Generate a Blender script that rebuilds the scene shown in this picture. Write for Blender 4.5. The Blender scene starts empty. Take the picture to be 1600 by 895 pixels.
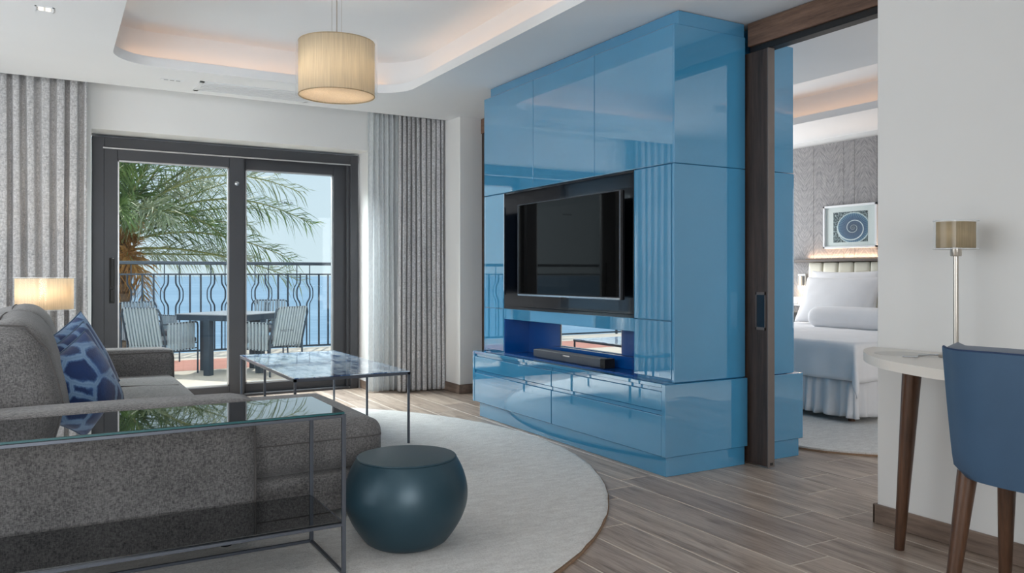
import bpy, bmesh, math, random
from mathutils import Vector, Matrix, noise as mnoise
from mathutils.geometry import tessellate_polygon

random.seed(7)
PI = math.pi
sc = bpy.context.scene
COL = sc.collection

# ------------------------------------------------------------------ camera
EYE = 1.10
cam_d = bpy.data.cameras.new('camera')
cam_d.lens = 28.0
cam_d.sensor_width = 36.0
cam_d.sensor_fit = 'HORIZONTAL'
cam_d.shift_y = -18.5 / 1600.0
cam_d.clip_start = 0.05
cam_d.clip_end = 9000
cam = bpy.data.objects.new('camera', cam_d)
cam.location = (0, 0, EYE)
cam.rotation_euler = (PI / 2, 0, math.radians(-30))
COL.objects.link(cam)
sc.camera = cam

# ------------------------------------------------------------------ world / sky
world = bpy.data.worlds.new('sky')
sc.world = world
world.use_nodes = True
wn = world.node_tree
wn.nodes.clear()
w_out = wn.nodes.new('ShaderNodeOutputWorld')
w_bg = wn.nodes.new('ShaderNodeBackground')
w_tc = wn.nodes.new('ShaderNodeTexCoord')
w_sep = wn.nodes.new('ShaderNodeSeparateXYZ')
w_ramp = wn.nodes.new('ShaderNodeValToRGB')
w_ramp.color_ramp.elements[0].position = 0.0
w_ramp.color_ramp.elements[0].color = (0.71, 0.86, 0.95, 1)
w_ramp.color_ramp.elements[1].position = 1.0
w_ramp.color_ramp.elements[1].color = (0.40, 0.60, 0.88, 1)
wn.links.new(w_tc.outputs['Generated'], w_sep.inputs[0])
wn.links.new(w_sep.outputs['Z'], w_ramp.inputs[0])
wn.links.new(w_ramp.outputs[0], w_bg.inputs[0])
w_bg.inputs[1].default_value = 1.0
wn.links.new(w_bg.outputs[0], w_out.inputs[0])

# ------------------------------------------------------------------ sun and added fill lamps at invented windows
def add_light(name, kind, loc, energy, color=(1, 1, 1), rot=None, to=None, size=None, size_y=None, parent=None, spread=None, radius=None):
    d = bpy.data.lights.new(name, kind)
    d.energy = energy
    d.color = color
    if kind == 'AREA':
        d.shape = 'RECTANGLE' if size_y else 'SQUARE'
        d.size = size
        if size_y:
            d.size_y = size_y
        if spread:
            d.spread = spread
    if radius is not None and kind in ('POINT', 'SPOT'):
        d.shadow_soft_size = radius
    o = bpy.data.objects.new(name, d)
    COL.objects.link(o)
    o.location = loc
    if to is not None:
        o.rotation_euler = (Vector(to) - Vector(loc)).to_track_quat('-Z', 'Y').to_euler()
    if rot is not None:
        o.rotation_euler = rot
    if parent is not None:
        o.parent = parent
    return o

sun = add_light('sun', 'SUN', (0, 0, 30), 3.2, (1.0, 0.95, 0.88), to=(-7.0, -14, 0))
sun.data.angle = math.radians(0.6)
# area lamps added to brighten the rooms, most set in invented windows
add_light('back_fill_lamp', 'AREA', (-.75, -2.5, 1.35), 38, (0.97, 0.985, 1.0), to=(.9, 7, 1.35), size=2.9, size_y=2.1, spread=math.radians(85))
add_light('side_fill_lamp', 'AREA', (-2.32, 3.7, 1.4), 72, (0.97, 0.985, 1.0), to=(5, 3.7, 1.4), size=5.0, size_y=2.0)
add_light('balcony_fill_lamp', 'AREA', (1.43, 8.1, 2.7), 340, (.90, .96, 1.0), to=(1.5, 5.6, .5), size=2.3, size_y=.8, spread=math.radians(120))  # lamp added outside above the door, boosts the light coming in
add_light('bedroom_side_fill_lamp', 'AREA', (4.6, .16, 1.4), 32, (.97, .985, 1.0), to=(4.7, 5, 1.5), size=1.7, size_y=1.8)
add_light('bedroom_fill_lamp', 'AREA', (6.25, 7.1, 1.15), 58, (0.95, 0.98, 1.0), to=(5.6, 0, 2.6), size=1.3, size_y=2.1)  # lamp added in the unseen bedroom opening

vs = sc.view_settings
vs.view_transform = 'Standard'
vs.look = 'None'
vs.exposure = 0.0
vs.gamma = 1.0
vs.use_curve_mapping = False
sc.cycles.max_bounces = 10
sc.cycles.diffuse_bounces = 5
sc.cycles.glossy_bounces = 5
sc.cycles.transparent_max_bounces = 16
sc.cycles.caustics_reflective = False
sc.cycles.caustics_refractive = False
sc.cycles.sample_clamp_indirect = 6.0

# ------------------------------------------------------------------ pixel helper (turns a pixel of the photograph into a point on a plane)
F_PX, HOR = 1244.4, 429.0
def at(x, y, X=None, Y=None, Z=None):
    a = (x - 800) / F_PX
    b = (HOR - y) / F_PX
    s, c = 0.5, math.cos(PI / 6)
    r = Vector((s + a * c, c - a * s, b))
    if X is not None: t = X / r.x
    elif Y is not None: t = Y / r.y
    else: t = (Z - EYE) / r.z
    return Vector((t * r.x, t * r.y, EYE + t * r.z))
def on_screen(p, m=60):
    d = p[0] * .5 + p[1] * .866
    if d < .2: return False
    l = p[0] * .866 - p[1] * .5
    x = 800 + F_PX * l / d
    y = HOR - F_PX * (p[2] - EYE) / d
    return -m < x < 1600 + m and -m < y < 895 + m

# ------------------------------------------------------------------ materials
def S(r, g, b):
    def f(v):
        v /= 255.0
        return v / 12.92 if v <= 0.04045 else ((v + 0.055) / 1.055) ** 2.4
    return (f(r), f(g), f(b))

class NT:
    def __init__(self, name):
        self.m = bpy.data.materials.new(name)
        self.m.use_nodes = True
        self.t = self.m.node_tree
        self.t.nodes.clear()
        self.out = self.n('ShaderNodeOutputMaterial')
    def n(self, typ, **kw):
        nd = self.t.nodes.new(typ)
        for k, v in kw.items():
            if hasattr(nd, k): setattr(nd, k, v)
        return nd
    def l(self, a, b):
        self.t.links.new(a, b)
    def coords(self, kind='Object', scale=(1, 1, 1), rot=(0, 0, 0), per_object=False):
        tc = self.n('ShaderNodeTexCoord')
        mp = self.n('ShaderNodeMapping')
        mp.inputs['Scale'].default_value = scale
        mp.inputs['Rotation'].default_value = rot
        src = tc.outputs[kind]
        if per_object:
            oi = self.n('ShaderNodeObjectInfo')
            mul = self.n('ShaderNodeMath', operation='MULTIPLY')
            mul.inputs[1].default_value = 57.0
            self.l(oi.outputs['Random'], mul.inputs[0])
            add = self.n('ShaderNodeVectorMath', operation='ADD')
            self.l(src, add.inputs[0])
            self.l(mul.outputs[0], add.inputs[1])
            src = add.outputs[0]
        self.l(src, mp.inputs[0])
        return mp.outputs[0]
    def noise(self, vec, scale=5, detail=4, rough=0.55):
        nd = self.n('ShaderNodeTexNoise')
        nd.inputs['Scale'].default_value = scale
        nd.inputs['Detail'].default_value = detail
        nd.inputs['Roughness'].default_value = rough
        self.l(vec, nd.inputs['Vector'])
        return nd.outputs[0]
    def ramp(self, fac, stops):
        r = self.n('ShaderNodeValToRGB')
        e = r.color_ramp.elements
        while len(e) < len(stops): e.new(0.5)
        for i, (p, c) in enumerate(stops):
            e[i].position = p
            e[i].color = (*c, 1) if len(c) == 3 else c
        self.l(fac, r.inputs[0])
        return r.outputs[0]
    def bump(self, h, strength=0.3, dist=0.01):
        b = self.n('ShaderNodeBump')
        b.inputs['Strength'].default_value = strength
        b.inputs['Distance'].default_value = dist
        self.l(h, b.inputs['Height'])
        return b.outputs[0]
    def math(self, op, a, b=None):
        m = self.n('ShaderNodeMath', operation=op)
        for i, v in enumerate((a, b)):
            if v is None: continue
            if isinstance(v, (int, float)): m.inputs[i].default_value = v
            else: self.l(v, m.inputs[i])
        return m.outputs[0]
    def mixc(self, fac, a, b, mode='MIX'):
        m = self.n('ShaderNodeMix', data_type='RGBA', blend_type=mode)
        for sock, v in ((m.inputs[0], fac), (m.inputs[6], a), (m.inputs[7], b)):
            if isinstance(v, (int, float)): sock.default_value = v
            elif isinstance(v, tuple): sock.default_value = (*v, 1)
            else: self.l(v, sock)
        return m.outputs[2]
    def principled(self, color, rough=0.5, metal=0.0, spec=0.5, ior=1.5, coat=0.0, coat_rough=0.03, normal=None, sheen=0.0, emit=None, estr=0.0, link=True, trans=0.0):
        p = self.n('ShaderNodeBsdfPrincipled')
        def put(k, v):
            if v is None: return
            if isinstance(v, tuple): p.inputs[k].default_value = (*v, 1)
            elif isinstance(v, (int, float)): p.inputs[k].default_value = v
            else: self.l(v, p.inputs[k])
        put('Base Color', color); put('Roughness', rough); put('Metallic', metal)
        put('Specular IOR Level', spec); put('IOR', ior); put('Coat Weight', coat); put('Coat Roughness', coat_rough)
        put('Sheen Weight', sheen); put('Transmission Weight', trans)
        if normal is not None: self.l(normal, p.inputs['Normal'])
        if emit is not None:
            put('Emission Color', emit); put('Emission Strength', estr)
        if link: self.l(p.outputs[0], self.out.inputs[0])
        return p.outputs[0]

def simple(name, color, rough=0.5, var=0.06, vscale=6, bump=0.0, bscale=80, **kw):
    t = NT(name)
    v = t.coords()
    n1 = t.noise(v, vscale, 4)
    lo = tuple(max(0, c * (1 - var)) for c in color)
    hi = tuple(min(1, c * (1 + var)) for c in color)
    c = t.ramp(n1, [(0.3, lo), (0.7, hi)])
    nm = None
    if bump:
        nm = t.bump(t.noise(v, bscale, 3), bump, 0.004)
    t.principled(c, rough, normal=nm, **kw)
    return t.m

def wood(name, c1, c2, rough=0.45, axis='Z', fine=1.0, **kw):
    t = NT(name)
    sc_ = {'X': (1.2, 16, 16), 'Y': (16, 1.2, 16), 'Z': (16, 16, 1.2)}[axis]
    v = t.coords(scale=tuple(s * fine for s in sc_), per_object=True)
    n1 = t.noise(v, 1.6, 6, 0.6)
    n2 = t.noise(v, 9.0, 3, 0.6)
    mix = t.math('ADD', t.math('MULTIPLY', n1, 0.7), t.math('MULTIPLY', n2, 0.3))
    c = t.ramp(mix, [(0.34, c1), (0.52, tuple((a + b) / 2 for a, b in zip(c1, c2))), (0.68, c2)])
    t.principled(c, rough, normal=t.bump(mix, 0.12, 0.004), **kw)
    return t.m

def plank_mat():
    t = NT('wood_look_tile')
    v = t.coords(scale=(13, 1.0, 13), per_object=True)
    n1 = t.noise(v, 1.5, 6, 0.62)
    n2 = t.noise(v, 8.0, 4, 0.6)
    mix = t.math('ADD', t.math('MULTIPLY', n1, 0.62), t.math('MULTIPLY', n2, 0.38))
    c = t.ramp(mix, [(0.34, S(124, 109, 97)), (0.47, S(170, 152, 138)), (0.57, S(191, 174, 160)), (0.70, S(208, 192, 178))])
    oi = t.n('ShaderNodeObjectInfo')
    tint = t.ramp(oi.outputs['Random'], [(0.0, (0.78, 0.77, 0.78)), (0.5, (0.89, 0.88, 0.87)), (1.0, (1.0, 0.99, 0.97))])
    c2 = t.mixc(1.0, c, tint, 'MULTIPLY')
    knots = t.noise(t.coords(scale=(5, 1.6, 5), per_object=True), 2.2, 2, 0.5)
    k = t.ramp(knots, [(0.66, (1, 1, 1)), (0.76, (0.62, 0.58, 0.55))])
    c3 = t.mixc(1.0, c2, k, 'MULTIPLY')
    t.principled(c3, 0.36, spec=0.45, normal=t.bump(mix, 0.10, 0.003))
    return t.m

def fabric(name, dark, light, scale=1.0, rough=0.95, sheen=0.2, bump=0.5):
    t = NT(name)
    a = t.noise(t.coords(scale=(260 * scale, 260 * scale, 40 * scale)), 1.0, 2, 0.6)
    b = t.noise(t.coords(scale=(40 * scale, 40 * scale, 260 * scale)), 1.0, 2, 0.6)
    c = t.noise(t.coords(scale=(60 * scale, 240 * scale, 60 * scale)), 1.0, 2, 0.6)
    m = t.math('MULTIPLY', t.math('ADD', t.math('ADD', a, b), c), 0.3333)
    big = t.noise(t.coords(), 5, 3)
    m2 = t.math('ADD', t.math('MULTIPLY', m, 0.9), t.math('MULTIPLY', big, 0.1))
    col = t.ramp(m2, [(0.40, dark), (0.60, light)])
    t.principled(col, rough, spec=0.2, sheen=sheen, normal=t.bump(m, bump, 0.004))
    return t.m

def glass_mat(name, tint=(0.97, 0.99, 0.98), ior=1.5, rough=0.0):
    t = NT(name)
    tr = t.n('ShaderNodeBsdfTransparent'); tr.inputs[0].default_value = (*tint, 1)
    gl = t.n('ShaderNodeBsdfGlossy'); gl.inputs['Roughness'].default_value = rough
    gl.inputs[0].default_value = (1, 1, 1, 1)
    lw_ = t.n('ShaderNodeLayerWeight'); lw_.inputs[0].default_value = 0.5
    f0 = ((ior - 1) / (ior + 1)) ** 2
    fr = t.math('ADD', t.math('MULTIPLY', t.math('POWER', lw_.outputs['Facing'], 5.0), 1 - f0), f0)
    mx = t.n('ShaderNodeMixShader')
    t.l(fr, mx.inputs[0]); t.l(tr.outputs[0], mx.inputs[1]); t.l(gl.outputs[0], mx.inputs[2])
    t.l(mx.outputs[0], t.out.inputs[0])
    return t.m

def sheer_mat(name):
    t = NT(name)
    d = t.n('ShaderNodeBsdfDiffuse'); d.inputs[0].default_value = (.86, .88, .89, 1)
    tl = t.n('ShaderNodeBsdfTranslucent'); tl.inputs[0].default_value = (.86, .88, .89, 1)
    tr = t.n('ShaderNodeBsdfTransparent')
    m1 = t.n('ShaderNodeMixShader'); m1.inputs[0].default_value = 0.5
    m2 = t.n('ShaderNodeMixShader')
    n = t.noise(t.coords(scale=(220, 220, 30)), 1, 2)
    f = t.ramp(n, [(0.3, (.18, .18, .18)), (0.7, (.36, .36, .36))])
    t.l(d.outputs[0], m1.inputs[1]); t.l(tl.outputs[0], m1.inputs[2])
    t.l(f, m2.inputs[0]); t.l(m1.outputs[0], m2.inputs[1]); t.l(tr.outputs[0], m2.inputs[2])
    t.l(m2.outputs[0], t.out.inputs[0])
    return t.m

def shade_mat(name, col, transl=0.5):
    t = NT(name)
    n = t.noise(t.coords(scale=(160, 160, 5)), 1, 3)
    c = t.ramp(n, [(0.35, tuple(x * .86 for x in col)), (0.65, col)])
    d = t.n('ShaderNodeBsdfDiffuse'); tl = t.n('ShaderNodeBsdfTranslucent')
    t.l(c, d.inputs[0]); t.l(c, tl.inputs[0])
    mx = t.n('ShaderNodeMixShader'); mx.inputs[0].default_value = transl
    t.l(d.outputs[0], mx.inputs[1]); t.l(tl.outputs[0], mx.inputs[2])
    t.l(mx.outputs[0], t.out.inputs[0])
    return t.m

def emit_mat(name, col, s):
    t = NT(name)
    e = t.n('ShaderNodeEmission'); e.inputs[0].default_value = (*col, 1); e.inputs[1].default_value = s
    t.l(e.outputs[0], t.out.inputs[0])
    return t.m

def pillow_mat(name, k):
    t = NT(name)
    v = t.coords('Object', scale=(1, 1, 1))
    wob = t.noise(v, 18, 3)
    add = t.n('ShaderNodeVectorMath', operation='MULTIPLY_ADD')
    cmb = t.n('ShaderNodeCombineXYZ'); t.l(wob, cmb.inputs[0]); t.l(wob, cmb.inputs[2])
    t.l(cmb.outputs[0], add.inputs[0]); add.inputs[1].default_value = (.018, .018, .018)
    t.l(v, add.inputs[2])
    flat = t.n('ShaderNodeMapping'); flat.inputs['Scale'].default_value = (1, 0.0, 1)
    flat.inputs['Location'].default_value = (k * 3.1, k * 1.7, k * .77)
    t.l(add.outputs[0], flat.inputs[0])
    vo = t.n('ShaderNodeTexVoronoi', feature='DISTANCE_TO_EDGE')
    vo.inputs['Scale'].default_value = 7.4
    vo.inputs['Randomness'].default_value = 1.0
    t.l(flat.outputs[0], vo.inputs['Vector'])
    fine = t.noise(v, 120, 3)
    d = t.math('ADD', vo.outputs['Distance'], t.math('MULTIPLY', t.math('SUBTRACT', fine, 0.5), 0.07))
    line = t.ramp(d, [(0.0, S(104, 132, 164)), (0.04, S(116, 146, 178)), (0.075, S(62, 94, 136)), (0.105, S(30, 50, 92)), (0.5, S(32, 58, 106))])
    big = t.noise(v, 7, 3)
    c = t.mixc(t.ramp(big, [(0.5, (0, 0, 0)), (0.72, (.6, .6, .6))]), line, S(50, 92, 150))
    t.principled(c, 0.85, spec=0.2, sheen=0.3, normal=t.bump(t.math('ADD', t.math('MULTIPLY', fine, .3), vo.outputs['Distance']), 0.4, 0.01))
    return t.m

def lacquer(name, col, rough=0.012, ior=1.75, coat=0.6):
    t = NT(name)
    n = t.noise(t.coords(), 3, 2)
    c = t.ramp(n, [(0.3, tuple(x * .97 for x in col)), (0.7, tuple(min(1, x * 1.03) for x in col))])
    t.principled(c, rough, spec=0.5, ior=ior, coat=coat, coat_rough=0.008)
    return t.m

def nautilus_mat():
    t = NT('shell_print')
    tc = t.n('ShaderNodeTexCoord')
    sep = t.n('ShaderNodeSeparateXYZ'); t.l(tc.outputs['Object'], sep.inputs[0])
    # local x runs along the print's width, z along its height (centre at origin)
    x = t.math('DIVIDE', t.math('SUBTRACT', sep.outputs[0], 0.035), 0.19)
    z = t.math('DIVIDE', t.math('ADD', sep.outputs[2], 0.012), 0.155)
    r = t.math('SQRT', t.math('ADD', t.math('MULTIPLY', x, x), t.math('MULTIPLY', z, z)))
    ang = t.math('ARCTAN2', z, x)
    lr = t.math('LOGARITHM', t.math('MAXIMUM', r, 0.02), 2.718)
    ph = t.math('FRACT', t.math('ADD', t.math('MULTIPLY', lr, 1.05), t.math('DIVIDE', ang, 2 * PI)))
    dl = t.math('ABSOLUTE', t.math('SUBTRACT', ph, 0.5))
    spiral = t.ramp(dl, [(0.0, (1, 1, 1)), (0.035, (.75, .82, .9)), (0.07, (0, 0, 0))])
    ribs = t.math('SINE', t.math('MULTIPLY', ang, 46))
    nse = t.noise(tc.outputs['Object'], 60, 4)
    body = t.ramp(r, [(0.0, S(8, 26, 60)), (0.35, S(18, 50, 96)), (0.75, S(36, 78, 122)), (0.98, S(76, 116, 148))])
    body2 = t.mixc(t.math('MULTIPLY', t.math('ADD', t.math('MULTIPLY', ribs, .5), .5), 0.22), body, S(190, 210, 222))
    out = t.ramp(nse, [(0.42, S(30, 44, 56)), (0.55, S(120, 134, 140)), (0.7, S(200, 206, 208))])
    inside = t.ramp(r, [(0.99, (1, 1, 1)), (1.03, (0, 0, 0))])
    c = t.mixc(inside, out, body2)
    c = t.mixc(t.math('MULTIPLY', inside, spiral), c, S(226, 234, 240))
    rim = t.ramp(t.math('ABSOLUTE', t.math('SUBTRACT', r, 1.0)), [(0.0, (1, 1, 1)), (0.05, (0, 0, 0))])
    c = t.mixc(rim, c, S(222, 232, 238))
    t.principled(c, 0.4)
    return t.m

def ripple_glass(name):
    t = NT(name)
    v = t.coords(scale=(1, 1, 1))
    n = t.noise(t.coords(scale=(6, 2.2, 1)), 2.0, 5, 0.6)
    c = t.ramp(n, [(0.36, S(24, 46, 88)), (0.44, S(84, 116, 156)), (0.52, S(176, 194, 212)), (0.60, S(206, 216, 226)), (0.68, S(96, 128, 168))])  # blue pattern, its pale streaks also stand in for reflected sky
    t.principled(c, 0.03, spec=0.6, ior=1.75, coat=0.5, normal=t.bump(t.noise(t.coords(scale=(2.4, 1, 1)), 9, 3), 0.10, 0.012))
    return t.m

def chevron_mat():
    t = NT('grey_wood_veneer')
    v = t.coords(scale=(1, 1, 1), per_object=True)
    sep = t.n('ShaderNodeSeparateXYZ'); t.l(v, sep.inputs[0])
    w = t.math('PINGPONG', sep.outputs[1], 0.14)
    cmb = t.n('ShaderNodeCombineXYZ')
    zz = t.math('ADD', sep.outputs[2], t.math('MULTIPLY', w, 1.3))
    t.l(t.math('MULTIPLY', zz, 30), cmb.inputs[2]); t.l(t.math('MULTIPLY', w, 14), cmb.inputs[1])
    n = t.noise(cmb.outputs[0], 1.6, 5, 0.6)
    c = t.ramp(n, [(0.36, S(118, 117, 120)), (0.5, S(141, 139, 140)), (0.66, S(160, 157, 156))])
    t.principled(c, 0.6, normal=t.bump(n, 0.2, 0.004))
    return t.m

def sea_mat():
    t = NT('sea_water')
    v = t.coords(scale=(1, 1, 1))
    n1 = t.noise(t.coords(scale=(.10, .25, 1)), 1.0, 6, 0.6)
    n2 = t.noise(t.coords(scale=(.004, .012, 1)), 1.0, 4, 0.6)
    m = t.math('ADD', t.math('MULTIPLY', n1, .5), t.math('MULTIPLY', n2, .5))
    c = t.ramp(m, [(0.35, S(102, 140, 168)), (0.5, S(120, 156, 182)), (0.65, S(146, 178, 200))])
    t.principled(c, 0.5, spec=0.25, normal=t.bump(n1, 0.25, 0.5))
    return t.m

def leaf_mat(name, a, b):
    t = NT(name)
    n = t.noise(t.coords(), 3.0, 4)
    c = t.ramp(n, [(0.35, a), (0.65, b)])
    d = t.principled(c, 0.45, link=False)
    tl = t.n('ShaderNodeBsdfTranslucent'); t.l(c, tl.inputs[0])
    mx = t.n('ShaderNodeMixShader'); mx.inputs[0].default_value = .25
    t.l(d, mx.inputs[1]); t.l(tl.outputs[0], mx.inputs[2]); t.l(mx.outputs[0], t.out.inputs[0])
    return t.m

def rug_mat(name, c1, c2):
    t = NT(name)
    v = t.coords()
    n = t.noise(v, 120, 4, 0.7)
    n2 = t.noise(t.coords(scale=(1, 2.5, 1)), 14, 4)
    m = t.math('ADD', t.math('MULTIPLY', n, .6), t.math('MULTIPLY', n2, .4))
    c = t.ramp(m, [(0.35, c1), (0.65, c2)])
    t.principled(c, 0.98, spec=0.05, sheen=0.3, normal=t.bump(m, 0.7, 0.02))
    return t.m

MT = {}
MT['wall'] = simple('white_plaster', S(226, 225, 223), 0.85, var=0.015, vscale=2, bump=0.03, bscale=120)
MT['ceiling'] = simple('white_ceiling_paint', S(232, 233, 234), 0.9, var=0.01, vscale=2)
MT['grout'] = simple('pale_grout', S(214, 204, 192), 0.8, var=0.05, vscale=20)
MT['plank'] = plank_mat()
MT['blue'] = lacquer('blue_gloss_lacquer', S(64, 142, 184), ior=2.25)
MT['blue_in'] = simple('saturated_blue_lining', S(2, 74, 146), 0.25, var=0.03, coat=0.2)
MT['dark_panel'] = simple('black_glossy_panel', S(20, 26, 36), 0.16, var=0.05, coat=0.5)
MT['mirror'] = simple('mirror_glass', (0.9, 0.9, 0.9), 0.01, var=0.0, metal=1.0)
MT['frame'] = simple('charcoal_aluminium', S(66, 67, 71), 0.45, var=0.04, metal=0.2)
MT['frame_in'] = simple('dark_gasket', S(40, 41, 45), 0.6)
MT['alu'] = simple('bright_aluminium', S(190, 190, 190), 0.3, metal=0.7)
MT['glass'] = glass_mat('clear_glass', ior=1.3)
MT['acrylic'] = glass_mat('clear_acrylic', (0.985, 0.985, 0.98), 1.35, 0.08)
MT['walnut'] = wood('dark_stained_oak', S(44, 35, 31), S(84, 67, 58), 0.5, 'Z')
MT['walnut_y'] = wood('dark_stained_oak_lit', S(82, 60, 48), S(140, 108, 88), 0.5, 'Y')  # same oak as the doors, its lit look put into a lighter brown
MT['walnut_leg'] = wood('walnut_leg_wood', S(58, 36, 24), S(106, 72, 50), 0.32, 'Z', coat=0.2)
MT['greywood'] = simple('grey_edge_strip', S(104, 96, 92), 0.4, var=0.06)
MT['base'] = wood('baseboard_tile', S(98, 82, 72), S(150, 130, 116), 0.45, 'Y')
MT['black'] = simple('matt_black', S(18, 18, 20), 0.5)
MT['screen'] = simple('television_screen_glass', (0.004, 0.004, 0.004), 0.03, var=0.0, ior=1.25)
MT['chrome'] = simple('brushed_steel', S(196, 188, 178), 0.28, metal=0.9)
MT['silver'] = simple('silver_trim', S(205, 208, 212), 0.2, metal=0.9)
MT['sofa'] = fabric('grey_woven_upholstery', S(72, 71, 72), S(132, 130, 129), 2.0, bump=0.3)
MT['piping'] = simple('grey_piping', S(84, 81, 80), 0.9, bump=0.2)
MT['curtain'] = fabric('speckled_grey_curtain', S(150, 149, 150), S(214, 213, 213), 1.1, bump=0.2)
MT['sheer'] = sheer_mat('white_sheer')
MT['shade'] = shade_mat('cream_lamp_shade', S(248, 238, 218), 0.55)
MT['shade2'] = shade_mat('beige_lamp_shade', S(248, 236, 216), 0.6)
MT['shade_off'] = shade_mat('tan_lamp_shade', S(214, 196, 164), 0.45)
MT['diffuser'] = shade_mat('opal_diffuser', S(255, 246, 234), 0.7)
MT['gunmetal'] = simple('blue_grey_steel', S(92, 97, 106), 0.35, metal=0.7)
MT['blackglass'] = simple('dark_tinted_glass', S(16, 20, 22), 0.012, var=0.0, ior=1.85, coat=0.4)
MT['glassedge'] = simple('green_glass_edge', S(30, 82, 86), 0.3)
MT['ripple'] = ripple_glass('rippled_blue_glass')
MT['pouf'] = simple('petrol_blue_metallic', S(38, 66, 78), 0.42, var=0.04, metal=0.3, coat=0.18, coat_rough=0.3)
MT['rug'] = rug_mat('off_white_wool', S(205, 201, 196), S(240, 238, 234))
MT['rug_edge'] = simple('tan_rug_backing', S(150, 122, 98), 0.95, var=0.15, vscale=60)
MT['desk'] = simple('white_desk_lacquer', S(232, 226, 218), 0.35, var=0.01)
MT['grommet'] = simple('pale_grommet', S(214, 210, 204), 0.5, var=0.01)
MT['leather'] = simple('blue_leather', S(58, 86, 114), 0.42, var=0.05, vscale=8, bump=0.08, bscale=220)
MT['leather_d'] = simple('navy_piping', S(36, 58, 92), 0.5)
MT['leather_g'] = simple('grey_blue_lining', S(120, 126, 136), 0.6)  # lining lightened, the light on the chair's top put into its colour
MT['linen'] = simple('white_bed_linen', S(236, 236, 238), 0.9, var=0.02, bump=0.15, bscale=30, sheen=0.2)
MT['skirt'] = simple('white_bed_skirt', S(222, 222, 224), 0.9, var=0.03, sheen=0.2)
MT['cream'] = simple('cream_leather', S(226, 222, 206), 0.5, var=0.02)
MT['chevron'] = chevron_mat()
MT['print'] = nautilus_mat()
MT['white'] = simple('white_satin', S(232, 234, 236), 0.45, var=0.01)
MT['grey'] = simple('mid_grey_plastic', S(120, 122, 124), 0.5)
MT['sea'] = sea_mat()
MT['terrace'] = simple('pale_terrace_stone', S(214, 204, 190), 0.8, var=0.06, vscale=3)
MT['terracotta'] = simple('pink_terracotta', S(196, 138, 122), 0.8, var=0.08, vscale=4)
MT['iron'] = simple('slate_blue_iron', S(52, 66, 80), 0.45, metal=0.3)
MT['cord'] = simple('pale_grey_cord', S(158, 172, 182), 0.85, var=0.06, vscale=40)
MT['seatpad'] = simple('dark_grey_pad', S(70, 74, 80), 0.9)
MT['tabletop'] = simple('grey_table_top', S(150, 156, 164), 0.4)
MT['leaf'] = leaf_mat('palm_green', S(52, 84, 34), S(122, 148, 84))
MT['leaf2'] = leaf_mat('palm_pale_green', S(112, 130, 92), S(176, 184, 156))
MT['leafdry'] = leaf_mat('palm_dry', S(150, 104, 52), S(206, 160, 92))
MT['rachis'] = simple('palm_rib', S(150, 152, 96), 0.6, var=0.1)
MT['trunk'] = simple('palm_trunk_fibre', S(112, 92, 76), 0.95, var=0.4, vscale=14, bump=0.8, bscale=20)
MT['led'] = emit_mat('warm_led_strip', (1.0, 0.66, 0.40), 0.35)
MT['bulb'] = emit_mat('warm_bulb', (1.0, 0.80, 0.55), 6.0)
MT['readlight'] = emit_mat('reading_light_glow', (1.0, 0.86, 0.66), 2.5)

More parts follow.
